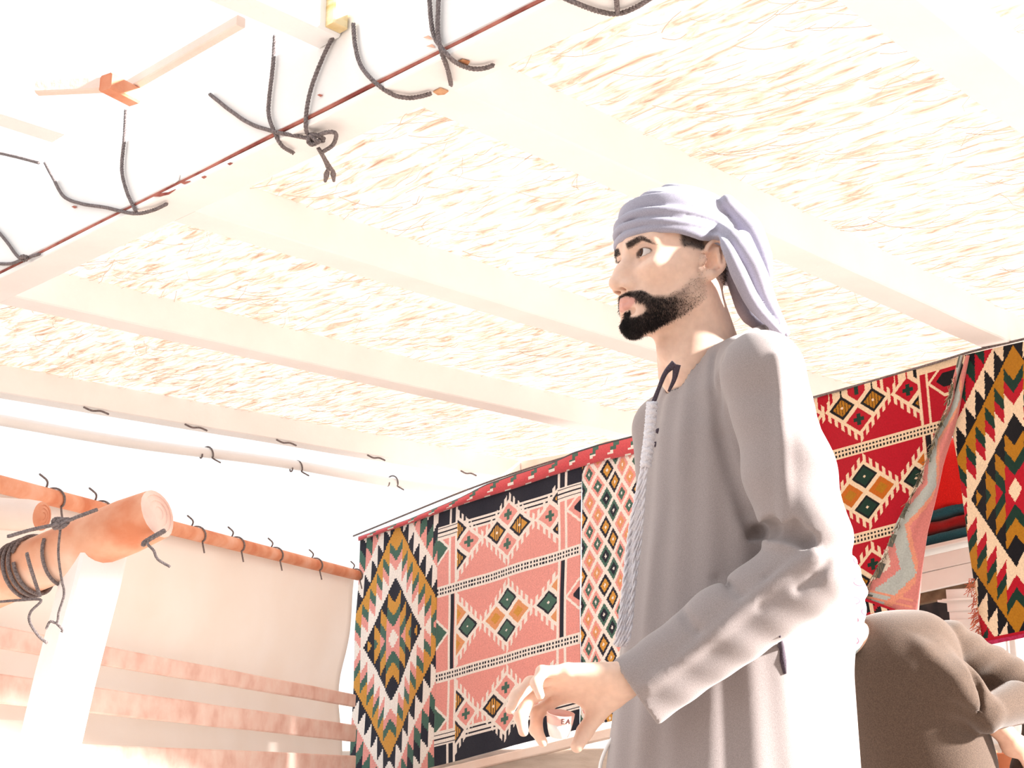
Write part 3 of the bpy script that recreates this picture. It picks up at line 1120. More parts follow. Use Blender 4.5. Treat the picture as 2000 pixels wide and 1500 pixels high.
nu, nv = 300, 380
g = np.zeros((nu + 1, nv + 1, 3))
XX = np.zeros((nu + 1, nv + 1))
YY = np.zeros((nu + 1, nv + 1))
for i in range(nu + 1):
    for j in range(nv + 1):
        t = j / nv
        xl = 1540 + 30 * t
        ytop0, ybot0 = 787, 1262
        # right limit follows the fold line
        s_ = i / nu
        y_mid = ytop0 + (ybot0 - ytop0) * t
        xr = edge_x(y_mid - 75)
        x_ = xl + (xr - xl) * s_
        y_ = y_mid - (0.285 - 0.035 * t) * (x_ - 1560)
        xr = edge_x(y_) + 9
        x_ = xl + (xr - xl) * s_
        y_ = y_mid - (0.285 - 0.035 * t) * (x_ - 1560)
        XX[i, j], YY[i, j] = (x_ - 1540) / 345.0, t
        g[i, j] = rp(x_, y_, 0.012 * math.sin(x_ * 0.03 + t * 2) + 0.03 * s_ * t)
xc = (XX[:-1, :-1] + XX[1:, 1:]) / 2
yc = (YY[:-1, :-1] + YY[1:, 1:]) / 2
# lozenge columns sit 105 px apart, the main one at 1682 px
xs = 0.145 + 0.37 + (xc * 345 + 1540 - 1680 - yc * 45 + 8) / 128.0 * 0.37
ys = (yc * 475 + 787 - 822) / 174.0 + 0.5 
sheet('banded_panel', g, DEEP[sadu(np.minimum(xs, 1.0), np.clip(ys, 0.37, 2.6), False)], rr)
# the folded-back flap, pale underside out
FL = [(694, 1874, 1893), (740, 1862, 1883), (800, 1848, 1872), (850, 1826, 1858), (900, 1808, 1842), (960, 1782, 1828), (1020, 1752, 1812), (1080, 1728, 1803), (1140, 1698, 1797), (1192, 1676, 1792), (1215, 1690, 1790)]
nu, nv = 26, 130
g = np.zeros((nu + 1, nv + 1, 3))
for i in range(nu + 1):
    for j in range(nv + 1):
        yv = 694 + (1215 - 694) * j / nv
        x0 = np.interp(yv, [f[0] for f in FL], [f[1] for f in FL])
        x1 = np.interp(yv, [f[0] for f in FL], [f[2] for f in FL])
        s_ = i / nu
        g[i, j] = rp(x0 + (x1 - x0) * s_, yv + 26 * s_ * (j / nv), 0.05 + 0.05 * math.sin(s_ * 3.0) * (j / nv) + 0.012 * math.sin(s_ * 9 + j * 0.05))
x, y = np.meshgrid((np.arange(nu) + 0.5) / nu, (np.arange(nv) + 0.5) / nv, indexing='ij')
UNDER = np.array([(0.62, 0.22, 0.20), (0.10, 0.11, 0.09), (0.70, 0.62, 0.52), (0.55, 0.36, 0.24), (0.42, 0.46, 0.44), (0.70, 0.30, 0.20)])
cc = np.full(x.shape, RED)
zz = x * 0.9 + np.abs(saw(y * 3.2) - 0.5) * 1.1
cc[(zz > 0.45) & (zz < 0.8)] = GREEN
cc[(zz > 0.8) & (zz < 0.93)] = ORANGE
cc[zz < 0.25] = CREAM
cc[(x < 0.16) & (saw(y * 9) < 0.45)] = BLACK
cc[(y > 0.86) & (saw(y * 40) < 0.4)] = ORANGE
cc[x > 0.9] = RED
sheet('folded_flap', g, UNDER[cc], rr)['label'] = 'pale pink and grey underside of the folded rug edge'
# frayed fringe along the fold
parts = []
for k in range(150):
    yv = 730 + 470 * random.random()
    x0 = np.interp(yv, [f[0] for f in FL], [f[1] for f in FL])
    p0 = rp(x0 + 3, yv, 0.06)
    parts.append(tube([p0, p0 + np.array((-0.012, -0.01, -0.012)) + np.random.normal(0, 0.006, 3), p0 + np.array((-0.022, -0.02, -0.035)) + np.random.normal(0, 0.01, 3)], 0.0016, 3, False))
V, F = merge(parts)
M['fringe'] = noise_mat('fringe_yarn', [(0.35, (0.05, 0.05, 0.03)), (0.6, (0.36, 0.30, 0.2))], (1, 1, 1), 30, 2, 0.9, 0)
tag(data_obj('fringe', V, F, M['fringe'], rr), 'frayed dark yarn fringe', kind='stuff')
# turned-up corner at the bottom of the fold
g = np.zeros((21, 13, 3))
for i in range(21):
    for j in range(13):
        s_, t = i / 20, j / 12
        g[i, j] = rp(1668 + 80 * s_ + 6 * t, 1160 + 30 * s_ + (38 - 14 * s_) * t, 0.115 - 0.03 * t)
x, y = np.meshgrid((np.arange(20) + 0.5) / 20, (np.arange(12) + 0.5) / 12, indexing='ij')
cc = np.where(y < 0.2, RED, np.where(saw(x * 3) < 0.35, CREAM, np.where(saw(x * 3 + y) < 0.7, BLACK, RED)))
pal = DEEP.copy()
sheet('turned_corner', g, pal[cc], rr)

# diamond rug at the far right
dr = thing('diamond_rug', 'dark kilim rug of stepped red, gold, black and cream diamonds', 'rug', rp(1980, 1250))
DL = [(688, 1884), (720, 1876), (760, 1862), (800, 1852), (860, 1864), (920, 1874), (1000, 1884), (1080, 1894), (1140, 1903), (1200, 1910), (1262, 1920)]
nu, nv = 120, 220
g = np.zeros((nu + 1, nv + 1, 3))
XX = np.zeros((nu + 1, nv + 1))
for i in range(nu + 1):
    for j in range(nv + 1):
        s_, t = i / nu, j / nv
        yl = 692 + (1262 - 692) * t
        x0 = np.interp(yl, [q[0] for q in DL], [q[1] for q in DL])
        x1 = 2100 + 20 * t
        x_ = x0 + (x1 - x0) * s_
        y_ = yl - (0.225 - 0.02 * t) * (x_ - 1890)
        XX[i, j] = x_
        g[i, j] = rp(x_, y_, 0.055 - 0.03 * s_ + 0.016 * math.sin(x_ * 0.035 + t * 3) - 0.04 * (1 - s_) ** 3 * math.sin(t * math.pi))
xc = (XX[:-1, :-1] + XX[1:, 1:]) / 2
yc = np.repeat(((np.arange(nv) + 0.5) / nv)[None], nu, 0)
xs = (xc - 1983 - (yc - 0.5) * 8) / 100.0
cc = kilim(xs * 0.86, (yc - 0.500) * 5.0)
cc = np.where(yc > 0.985, RED, cc)
o = sheet('woven_panel', g, DEEP[cc], dr)
# magenta bound hem
V, F = tube([g[i, nv] - Z * 0.004 for i in range(0, nu + 1, 3)], 0.010, 6)
M['hem'] = noise_mat('magenta_hem', [(0.3, (0.30, 0.01, 0.05)), (0.7, (0.45, 0.03, 0.10))], (1, 1, 1), 90, 2, 0.9, 0.3)
data_obj('hem', V, F, M['hem'], dr)['label'] = 'magenta bound hem'
parts = []
for k in range(70):
    yv = 1130 + 120 * random.random()
    x0 = np.interp(yv, [q[0] for q in DL], [q[1] for q in DL])
    p0 = rp(x0 + 2, yv, 0.06)
    parts.append(tube([p0, p0 + np.array((-0.02, -0.01, -0.01)) + np.random.normal(0, 0.006, 3), p0 + np.array((-0.03, -0.01, -0.03)) + np.random.normal(0, 0.01, 3)], 0.0018, 3, False))
V, F = merge(parts)
M['redyarn'] = noise_mat('red_yarn', [(0.3, (0.4, 0.05, 0.03)), (0.7, (0.6, 0.2, 0.1))], (1, 1, 1), 30, 2, 0.9, 0)
tag(data_obj('fringe', V, F, M['redyarn'], dr), 'frayed red yarn fringe', kind='stuff')
# hanging line that carries all rugs
pts = [rp(690, 1047, 0.0), rp(930, 950), rp(1130, 885), rp(1330, 832), rp(1560, 783), rp(1800, 716), rp(1900, 686), rp(2000, 662), rp(2140, 628)]
V, F = rope_geo(pts, 0.006, 0.022)
tag(data_obj('hanging_line', V, F, M['rope']), 'thin dark line along the tops of the hanging rugs', 'rope')

# things seen in the gap between the two right-hand rugs
def gp(px, py, back=0.5):
    return on_plane(px, py, U, RU + back)


M['bench_white'] = noise_mat('bench_white', [(0.3, (0.74, 0.72, 0.70)), (0.7, (0.84, 0.83, 0.82))], (1, 1, 1), 5, 3, 0.45, 0.05)
M['bench_brown'] = noise_mat('bench_brown', [(0.3, (0.10, 0.06, 0.035)), (0.7, (0.2, 0.13, 0.08))], (1, 1, 1), 20, 3, 0.7, 0.1)
M['dark'] = noise_mat('painted_void', [(0.3, (0.01, 0.008, 0.01)), (0.7, (0.03, 0.02, 0.02))], (1, 1, 1), 20, 3, 0.9, 0.1)  # near-black, stands for the shaded hollow under the bench
bn = thing('bench', 'white planked bench seen through the gap between the red rugs', 'bench', (*gp(1850, 1200)[:2], 0))
l, r_ = gp(1770, 1092), gp(2060, 1040)
for k, (y0, y1) in enumerate(((1104, 1134), (1136, 1172))):
    a, b2 = gp(1740, y1 - 1, 0.42), gp(2080, y1 - 1 - 75, 0.42)
    hh = gp(1740, y0, 0.42)[2] - a[2]
    bm_obj('board', beam_bm(a, b2, U, 0.03, hh, 0.004, 6), M['bench_white'], bn)
a, b2 = gp(1740, 1105, 0.62), gp(2080, 1030, 0.62)
bm_obj('seat_top', beam_bm(a, b2, U, 0.44, 0.02, 0.004, 6), M['bench_white'], bn)
a, b2 = gp(1740, 1194, 0.46), gp(2080, 1119, 0.46)
bm_obj('under_rail', beam_bm(a, b2, U, 0.05, 0.055, 0.004, 6), M['bench_brown'], bn)
for px in (1755, 2060):
    p = gp(px, 1150, 0.80)
    q = np.array((p[0], p[1], 0.0))
    bm_obj('leg', beam_bm(q, q + Z * (p[2] - 0.02), U, 0.06, 0.06, 0.004, 2), M['bench_white'], bn)
bm_obj('void_panel', beam_bm(np.array((*gp(1740, 1200, 0.86)[:2], 0.02)), np.array((*gp(2080, 1200, 0.86)[:2], 0.02)), U, 0.02, gp(1850, 1150, 0.86)[2] - 0.05, 0.003, 4), M['dark'], bn)  # dark sheet in place of the shade below the seat
# rounded white box below
def rounded_box(c, ex, ey, hx, hy, hz, rad, mat, name, parent=None):
    bm = bmesh.new()
    bmesh.ops.create_cube(bm, size=1.0)
    for v in bm.verts:
        v.co = Vector((v.co.x * hx, v.co.y * hy, v.co.z * hz))
    bmesh.ops.bevel(bm, geom=bm.edges[:], offset=rad, segments=6, affect='EDGES')
    for v in bm.verts:
        v.co = Vector(np.array(c) + np.array(ex) * v.co.x + np.array(ey) * v.co.y + Z * v.co.z)
    return bm_obj(name, bm, mat, parent, True)


c = gp(1925, 1222, 0.22)
bx = thing('storage_box', 'white rounded plastic box standing below the bench', 'box', (c[0], c[1], 0))
zt = gp(1925, 1150, 0.22)[2]
rounded_box((c[0], c[1], (zt - 0.10) / 2), -N, U, 0.34, 0.24, zt - 0.10, 0.04, M['bench_white'], 'box_body', bx)
rounded_box((c[0], c[1], zt - 0.05), -N, U, 0.36, 0.26, 0.10, 0.045, M['bench_white'], 'lid', bx)
# folded cloths stacked on the bench
def folded(name, label, mats, x0, x1, ytop, ybot, slope, back, layers, seed):
    t = thing(name, label, 'cloth', gp((x0 + x1) / 2, ybot, back))
    for k in range(layers):
        ya = ytop + (ybot - ytop) * k / layers
        yb = ytop + (ybot - ytop) * (k + 1) / layers
        a = gp(x0, yb - 1, back)
        b2 = gp(x1, yb - 1 + slope * (x1 - x0), back)
        hh = gp(x0, ya, back)[2] - a[2]
        nu_, nv_ = 24, 16
        V = []
        for i in range(nu_ + 1):
            for j in range(nv_):
                th = 2 * math.pi * j / nv_
                p = a + (b2 - a) * i / nu_
                n_ = 1 + 0.16 * mnoise.noise(Vector((i * 0.3, math.cos(th) * 1.5, math.sin(th) * 1.5 + seed + k)))
                e = 0.72
                cx = math.copysign(abs(math.cos(th)) ** e, math.cos(th))
                sz = math.copysign(abs(math.sin(th)) ** e, math.sin(th))
                V.append(p + U * (0.11 * cx * n_) + Z * (hh * 0.5 + hh * 0.52 * sz * n_))
        F = [(i * nv_ + j, i * nv_ + (j + 1) % nv_, (i + 1) * nv_ + (j + 1) % nv_, (i + 1) * nv_ + j) for i in range(nu_) for j in range(nv_)]
        F += [tuple(range(nv_))[::-1], tuple(nu_ * nv_ + j for j in range(nv_))]
        data_obj('fold', V, F, mats[k % len(mats)], t)
    return t


M['redcloth'] = cloth_mat('bright_red_cloth', (0.55, 0.004, 0.004), (0.80, 0.015, 0.01), 300)
M['darkred'] = cloth_mat('dark_red_cloth', (0.22, 0.004, 0.006), (0.35, 0.01, 0.01), 300)
M['teal'] = cloth_mat('teal_cloth', (0.010, 0.06, 0.09), (0.02, 0.12, 0.16), 300)
folded('folded_blanket', 'dark teal folded blanket with a red layer, on the white bench', [M['teal'], M['darkred'], M['teal']], 1770, 1960, 1014, 1086, -0.24, 0.56, 3, 3)
folded('red_cushion', 'bright red cushion on top of the teal blanket', [M['redcloth']], 1775, 1975, 872, 1016, -0.06, 0.55, 1, 9)

# ------------------------------------------------------------------ the standing man
M['kandura'] = cloth_mat('taupe_cloth', (0.275, 0.236, 0.230), (0.350, 0.302, 0.296), 900, 0.10, 0.25)
M['turban'] = cloth_mat('lavender_grey_cloth', (0.31, 0.30, 0.37), (0.38, 0.37, 0.45), 800, 0.08, 0.25)
M['cord'] = cloth_mat('pale_lavender_braid', (0.66, 0.64, 0.70), (0.80, 0.79, 0.83), 600, 0.3, 0.3)
M['darkloop'] = cloth_mat('dark_purple_loop', (0.05, 0.035, 0.05), (0.09, 0.07, 0.09), 600, 0.2, 0.1)
M['hair'] = noise_mat('black_hair', [(0.3, (0.008, 0.006, 0.007)), (0.7, (0.03, 0.022, 0.022))], (1, 1, 1), 60, 2, 0.55, 0)

# skin with lips, beard shadow stored on the mesh
m, nt, b = mat_new('skin')
a_ = nd(nt, 'ShaderNodeAttribute')
a_.attribute_name = 'tone'
tc = nd(nt, 'ShaderNodeTexCoord')
nz = nd(nt, 'ShaderNodeTexNoise')
nz.inputs['Scale'].default_value = 90
nz.inputs['Detail'].default_value = 4
nt.links.new(tc.outputs['Object'], nz.inputs['Vector'])
r = ramp(nt, [(0.3, (0.93, 0.90, 0.89)), (0.7, (1.04, 1.03, 1.02))], nz.outputs['Fac'])
mx = nd(nt, 'ShaderNodeMix', data_type='RGBA', blend_type='MULTIPLY')
mx.inputs['Factor'].default_value = 1.0
nt.links.new(a_.outputs['Color'], mx.inputs[6])
nt.links.new(r.outputs[0], mx.inputs[7])
nt.links.new(mx.outputs[2], b.inputs['Base Color'])
b.inputs['Roughness'].default_value = 0.5
b.inputs['Subsurface Weight'].default_value = 0.15
b.inputs['Subsurface Radius'].default_value = (0.010, 0.004, 0.002)
b.inputs['Subsurface Scale'].default_value = 0.6
bp = nd(nt, 'ShaderNodeBump')
bp.inputs['Strength'].default_value = 0.08
bp.inputs['Distance'].default_value = 0.001
nz2 = nd(nt, 'ShaderNodeTexNoise')
nz2.inputs['Scale'].default_value = 700
nt.links.new(tc.outputs['Object'], nz2.inputs['Vector'])
nt.links.new(nz2.outputs['Fac'], bp.inputs['Height'])
nt.links.new(bp.outputs[0], b.inputs['Normal'])
M['skin'] = m

KM = 1.14                                       # the man stands about 1.95 m away


def mt(px, py, depth):
    return at(px, py, depth * KM)


HEAD = mt(1318, 515, 1.75)
hy = math.radians(25)
hpitch = math.radians(-3.0)
HF = np.array((-math.cos(hy) * math.cos(hpitch), -math.sin(hy) * math.cos(hpitch), math.sin(hpitch)))
HL = np.array((math.sin(hy), -math.cos(hy), 0.0))
HZ = np.cross(HF, HL)
HR = np.stack([HF, HL, HZ], 1)


def head_local(p):
    return ((p - HEAD.astype(p.dtype)) @ HR.astype(p.dtype))


def hw(x, y, z):                              # head coordinates (metres) to the world
    return HEAD + HR @ np.array((x, y, z))


def head_sdf(q):
    y = np.abs(q[:, 1])
    s_ = q.copy()
    s_[:, 1] = y
    d = ell(s_, (-0.012, 0, 0.032), (0.096, 0.074, 0.084))                     # cranium
    d = smin(d, ell(s_, (0.034, 0, -0.030), (0.052, 0.057, 0.082)), 0.03)       # face mass
    d = smin(d, ell(s_, (0.051, 0, 0.044), (0.031, 0.050, 0.038)), 0.028)        # forehead
    jaw = cap(s_, (0.004, 0.050, -0.066), (0.074, 0.016, -0.100), 0.017, 0.014)
    jaw = smin(jaw, cap(s_, (0.004, 0.050, -0.015), (0.006, 0.048, -0.066), 0.016, 0.016), 0.02)
    d = smin(d, jaw, 0.03)
    d = smin(d, ell(s_, (0.072, 0, -0.099), (0.018, 0.019, 0.016)), 0.025)      # chin
    d = smin(d, ell(s_, (0.058, 0.042, -0.024), (0.024, 0.019, 0.015)), 0.022)  # cheekbone
    d = smin(d, cap(s_, (0.078, 0.012, 0.020), (0.066, 0.046, 0.017), 0.010, 0.008), 0.016)  # brow
    d = smin(d, ell(s_, (0.072, 0, -0.072), (0.026, 0.030, 0.026)), 0.02)       # muzzle
    d = smax(d, -ell(s_, (0.096, 0.034, -0.002), (0.020, 0.020, 0.012)), 0.016)  # eye socket
    # nose
    nose = cap(s_, (0.082, 0, 0.004), (0.109, 0, -0.039), 0.0065, 0.0085)
    nose = smin(nose, sph(s_, (0.1085, 0, -0.0425), 0.0098), 0.008)
    nose = smin(nose, ell(s_, (0.096, 0.0130, -0.0470), (0.012, 0.0072, 0.0076)), 0.006)
    nose = smin(nose, ell(s_, (0.088, 0, -0.030), (0.020, 0.014, 0.022)), 0.012)
    d = smin(d, nose, 0.010)
    d = smax(d, -cap(s_, (0.106, 0.0080, -0.0560), (0.095, 0.0090, -0.0465), 0.0046, 0.0046), 0.002)   # nostril
    # lips
    up = cap(s_, (0.0955, 0.004, -0.0668), (0.083, 0.023, -0.0728), 0.0048, 0.0028)
    lo = cap(s_, (0.0940, 0.0, -0.0795), (0.082, 0.022, -0.0745), 0.0060, 0.0030)
    d = smin(d, up, 0.006)
    d = smin(d, lo, 0.006)
    d = smax(d, -cap(s_, (0.1030, 0, -0.0732), (0.085, 0.025, -0.0736), 0.0014, 0.0010), 0.0025)     # mouth line
    d = smax(d, -cap(s_, (0.101, 0, -0.0885), (0.090, 0.016, -0.0875), 0.005, 0.003), 0.01)         # dip below the lip
    # eyelids
    lid = sph(s_, (0.0680, 0.0325, 0.0), 0.0155)
    d = smin(d, lid, 0.004)
    slit = np.maximum(ell(s_, (0.0850, 0.0340, -0.0005), (0.021, 0.0172, 0.0053)), -(s_[:, 0] - 0.060))
    d = smax(d, -slit, 0.0016)
    # neck
    neck = cap(s_, (-0.020, 0, -0.055), (-0.050, 0, -0.20), 0.052, 0.064)
    neck = smin(neck, cap(s_, (-0.020, 0.042, -0.052), (0.014, 0.018, -0.175), 0.013, 0.012), 0.04)
    neck = smin(neck, ell(s_, (0.028, 0, -0.140), (0.014, 0.013, 0.018)), 0.02)
    d = smin(d, neck, 0.026)
    # ear
    ca, sa = math.cos(0.28), math.sin(0.28)
    e = s_ - np.array((-0.018, 0.083, -0.014), q.dtype)
    ex = e[:, 0] * ca + e[:, 2] * sa * 0.6
    ey = e[:, 1] + e[:, 0] * 0.42
    ez = e[:, 2]
    E = np.stack([ex, ey, ez], 1)
    th = np.arctan2(ez / 0.0275, ex / 0.0150)
    rim = np.sqrt((ex - 0.0150 * np.cos(th)) ** 2 + (ez - 0.0275 * np.sin(th)) ** 2 + (ey * 0.9) ** 2) - 0.0042
    front = (ex > 0.006) & (ez < 0.008)
    rim = np.where(front, rim + 0.004, rim)
    plate = ell(E, (0.0, -0.008, 0.0), (0.0165, 0.0055, 0.029))
    plate = smax(plate, -ell(E, (0.003, 0.000, -0.004), (0.0095, 0.0120, 0.014)), 0.003)
    ear = smin(plate, rim, 0.003)
    ear = smin(ear, ell(E, (0.004, -0.001, -0.0275), (0.0080, 0.0052, 0.0095)), 0.006)   # lobe
    ear = smin(ear, ell(E, (0.0150, -0.001, -0.004), (0.0042, 0.005, 0.007)), 0.004)    # tragus
    ear = smin(ear, cap(E, (-0.003, -0.002, 0.015), (-0.008, -0.001, -0.012), 0.0030, 0.0028), 0.002)  # antihelix
    d = smin(d, ear, 0.005)
    return d


# body frame
by = math.radians(18)
BF = np.array((-math.cos(by), -math.sin(by), 0.0))
BL = np.array((math.sin(by), -math.cos(by), 0.0))
BR = np.stack([BF, BL, Z], 1)
BC = np.array((0.285 * KM, 1.690 * KM, 0.0))


def zz_(z):
    return np.maximum(1.0 + (np.asarray(z) - 1.1) * KM, 0.0) if z > 0.3 else z


def bw(f, l, z):
    return BC + BF * (f * KM) + BL * (l * KM) + Z * zz_(z)


SH_L = mt(1490, 735, 1.560)
EL_L = mt(1572, 1092, 1.490)
WR_L = mt(1222, 1330, 1.480)
SH_R = bw(0.0, -0.175, 1.48)
EL_R = bw(-0.02, -0.195, 1.22)
WR_R = bw(0.045, -0.165, 0.99)

# left hand frame: fingers forward, palm turned down and outwards
hF = np.array((-0.985, -0.03, -0.03))
hF /= np.linalg.norm(hF)
hP = np.array((0.0, -0.55, -0.83))
hP -= hF * (hP @ hF)
hP /= np.linalg.norm(hP)
hT = np.cross(hP, hF)
HO = WR_L + np.array((-0.004, 0, 0.0))


def hand_pt(f, t, p):
    return HO + hF * f + hT * t + hP * p


def finger(base, lens, ang, splay):
    """joint positions of a finger that curls towards the palm"""
    pts = [np.array(base, float)]
    a = 0.0
    for L, d_ in zip(lens, ang):
        a += math.radians(d_)
        pts.append(pts[-1] + L * np.array((math.cos(a) * math.cos(splay), math.cos(a) * math.sin(splay), math.sin(a))))
    return [hand_pt(*p) for p in pts]


FING = [(finger((0.080, 0.028, 0.000), (0.042, 0.025, 0.020), (36, 48, 28), 0.10), 0.0090),
        (finger((0.084, 0.008, -0.003), (0.046, 0.029, 0.021), (26, 42, 28), 0.03), 0.0093),
        (finger((0.081, -0.012, -0.002), (0.043, 0.027, 0.021), (15, 30, 20), -0.04), 0.0088),
        (finger((0.074, -0.030, 0.002), (0.034, 0.020, 0.018), (6, 58, 40), -0.12), 0.0078)]
THUMB = [hand_pt(*p) for p in ((0.014, 0.022, 0.012), (0.036, 0.040, 0.026), (0.052, 0.046, 0.046), (0.064, 0.044, 0.068))]


def hand_sdf(p):
    d = None
    kn = [(0.080, 0.028, 0.0), (0.084, 0.008, -0.003), (0.081, -0.012, -0.002), (0.074, -0.030, 0.002)]
    for k, (t0, rr_) in enumerate(((0.016, 0.0135), (0.006, 0.0145), (-0.008, 0.0140), (-0.018, 0.0120))):
        e = cap(p, hand_pt(0.004, t0, 0.0), hand_pt(*kn[k]), rr_ + 0.001, rr_ - 0.002)
        d = e if d is None else smin(d, e, 0.016)
    d = smin(d, cap(p, hand_pt(0.012, 0.018, 0.010), hand_pt(0.045, 0.030, 0.012), 0.014, 0.010), 0.014)   # thenar
    for pts, r0 in FING:
        f = chain(p, pts, [r0 * 1.05, r0, r0 * 0.92, r0 * 0.74], 0.002)
        for j in (1, 2):
            f = smin(f, sph(p, pts[j] - hP * 0.0008, r0 * (1.03 if j == 1 else 0.95)), 0.004)
        d = smin(d, f, 0.006)
    d = smin(d, chain(p, THUMB, [0.0135, 0.0120, 0.0108, 0.0085], 0.004), 0.010)
    return d


def masked(p, lo, hi, fn, far=0.25):
    d = np.full(len(p), far, np.float32)
    m_ = np.all((p > np.array(lo)) & (p < np.array(hi)), axis=1)
    if m_.any():
        d[m_] = fn(p[m_])
    return d


def body_sdf(p):
    d = masked(p, HEAD - 0.17 - np.array((0, 0, 0.12)), HEAD + 0.17, lambda q: head_sdf(head_local(q)))
    torso = lambda q: smin(smin(cap(q, bw(0.0, 0, 1.33), bw(0.02, 0, 1.05), 0.080, 0.075), cap(q, bw(0.0, -0.12, 1.455), bw(0.0, 0.12, 1.455), 0.05), 0.08),
                           cap(q, bw(0.005, 0, 1.34), bw(-0.005, 0, 1.50), 0.075, 0.05), 0.06)
    d = smin(d, masked(p, BC + np.array((-.34, -.34, 0.75)), BC + np.array((.34, .34, 1.62)), torso), 0.03)
    for s0, e0, w0 in ((SH_L, EL_L, WR_L), (SH_R, EL_R, WR_R)):
        pts = np.stack([s0, e0, w0])
        d = smin(d, masked(p, pts.min(0) - 0.12, pts.max(0) + 0.12, lambda q: chain(q, (s0, e0, w0), (0.034, 0.020, 0.0225), 0.01)), 0.012)
    legs = lambda q: smin(smin(chain(q, (bw(0.02, 0.07, 1.0), bw(0.02, 0.08, 0.52), bw(-0.02, 0.09, 0.09)), (0.055, 0.045, 0.035), 0.02),
                               chain(q, (bw(0.02, -0.07, 1.0), bw(0.02, -0.08, 0.52), bw(-0.02, -0.09, 0.09)), (0.055, 0.045, 0.035), 0.02), 0.02),
                          np.minimum(cap(q, bw(-0.04, 0.10, 0.045), bw(0.15, 0.11, 0.03), 0.036, 0.024), cap(q, bw(-0.04, -0.10, 0.045), bw(0.15, -0.11, 0.03), 0.036, 0.024)), 0.03)
    d = smin(d, masked(p, BC + np.array((-.32, -.32, -0.05)), BC + np.array((.32, .32, 1.12)), legs), 0.04)
    d = smin(d, masked(p, HO - 0.17, HO + 0.13, hand_sdf), 0.012)
    # simple right hand, hidden behind the body
    rh = lambda q: smin(cap(q, WR_R, WR_R + BF * 0.02 - Z * 0.08, 0.024, 0.026), cap(q, WR_R + BF * 0.02 - Z * 0.08, WR_R + BF * 0.03 - Z * 0.16, 0.020, 0.012), 0.02)
    d = smin(d, masked(p, WR_R - 0.2, WR_R + 0.2, rh), 0.015)
    return d


def build_body():
    lo = np.array((HEAD[0] - 0.35, 1.25, -0.01))
    V1, Q1 = surface(body_sdf, (HO[0] - 0.19, 1.50, 0.0), (0.80, 2.40, 1.82), 0.0022)
    return V1, Q1


man = thing('person', 'man in a taupe robe and lavender-grey turban standing in profile', 'person', (BC[0], BC[1], 0))
Vb, Qb = build_body()
me = np_mesh('body', Vb, Qb, 1)
co = np.empty(len(me.vertices) * 3, np.float32)
me.vertices.foreach_get('co', co)
co = co.reshape(-1, 3).astype(np.float64)
q = head_local(co)
ay = np.abs(q[:, 1])
tone = np.tile(np.array((0.80, 0.56, 0.44)), (len(co), 1))
on_head = (np.abs(q) < 0.16).all(1)


def sstep(a, b_, x):
    t = np.clip((x - a) / (b_ - a), 0, 1)
    return t * t * (3 - 2 * t)


def blend(mask, col):
    global tone
    tone = tone * (1 - mask[:, None]) + np.array(col) * mask[:, None]


def beard_mask(q):
    """where the beard grows: dense on the chin and lip, thinning up the jaw to the sideburn"""
    x, y, z = q[:, 0], np.abs(q[:, 1]), q[:, 2]
    upper = np.interp(x, [-0.02, 0.000, 0.010, 0.030, 0.052, 0.070, 0.082, 0.10], [0.035, 0.020, -0.025, -0.052, -0.066, -0.066, -0.056, -0.055])
    lower = np.interp(x, [-0.02, 0.0, 0.02, 0.06, 0.10], [-0.066, -0.080, -0.097, -0.116, -0.130])
    back = sstep(-0.010, 0.0, x)
    soft = np.interp(x, [0.0, 0.05, 0.08], [0.022, 0.012, 0.004])
    m_ = sstep(0.0, 1.0, (upper - z) / soft) * sstep(-0.003, 0.004, z - lower) * back
    # bare lips and the patch beside the lower lip
    lips = (((z + 0.0738) / 0.0112) ** 2 + (y / 0.0245) ** 2 < 1) & (x > 0.07)
    patch = sstep(1.3, 0.7, ((z + 0.0865) / 0.0120) ** 2 + ((y - 0.021) / 0.0135) ** 2) * (x > 0.05)
    m_ = m_ * (1 - patch) * (~lips)
    m_ = np.where((z > -0.0565) & (y < 0.019), 0, m_)
    dens = np.interp(x, [-0.005, 0.02, 0.045, 0.065], [0.28, 0.45, 0.85, 1.0])
    dens = np.where(z > -0.045, dens * 0.6, dens)
    return np.clip(m_ * dens, 0, 1)


bmask = beard_mask(q) * on_head
blend(bmask ** 1.3 * 0.85, (0.05, 0.035, 0.032))
lip = on_head * sstep(1.25, 0.8, ((q[:, 2] + 0.0738) / 0.0100) ** 2 + (ay / 0.025) ** 2) * sstep(0.074, 0.080, q[:, 0])
blend(lip * 0.75, (0.60, 0.25, 0.21))
lid_d = np.linalg.norm(np.stack([q[:, 0] - 0.069, ay - 0.0325, q[:, 2]], 1), axis=1)
blend(on_head * sstep(0.0215, 0.0145, lid_d) * 0.30, (0.36, 0.16, 0.10))
sl_ = ell(np.stack([q[:, 0], ay, q[:, 2]], 1), (0.0850, 0.0340, -0.0005), (0.021, 0.0172, 0.0053))
blend(on_head * sstep(0.0024, 0.0006, np.abs(sl_)) * (lid_d < 0.019) * np.where(q[:, 2] > 0, 0.9, 0.5), (0.05, 0.03, 0.028))
brow_z = 0.0160 + 0.16 * (ay - 0.012) - 2.6 * np.maximum(ay - 0.038, 0) ** 1.25
brow = on_head * sstep(1.0, 0.45, np.abs(q[:, 2] - brow_z) / np.interp(ay, [0.01, 0.03, 0.055], [0.0062, 0.0055, 0.0028])) * sstep(0.008, 0.013, ay) * sstep(0.056, 0.048, ay) * (q[:, 0] > 0.03)
blend(brow * 0.75, (0.05, 0.032, 0.03))
hairz = on_head * sstep(0.018, 0.034, q[:, 2]) * sstep(0.040, 0.018, q[:, 0]) + on_head * (q[:, 0] < -0.03) * sstep(-0.045, -0.02, q[:, 2])
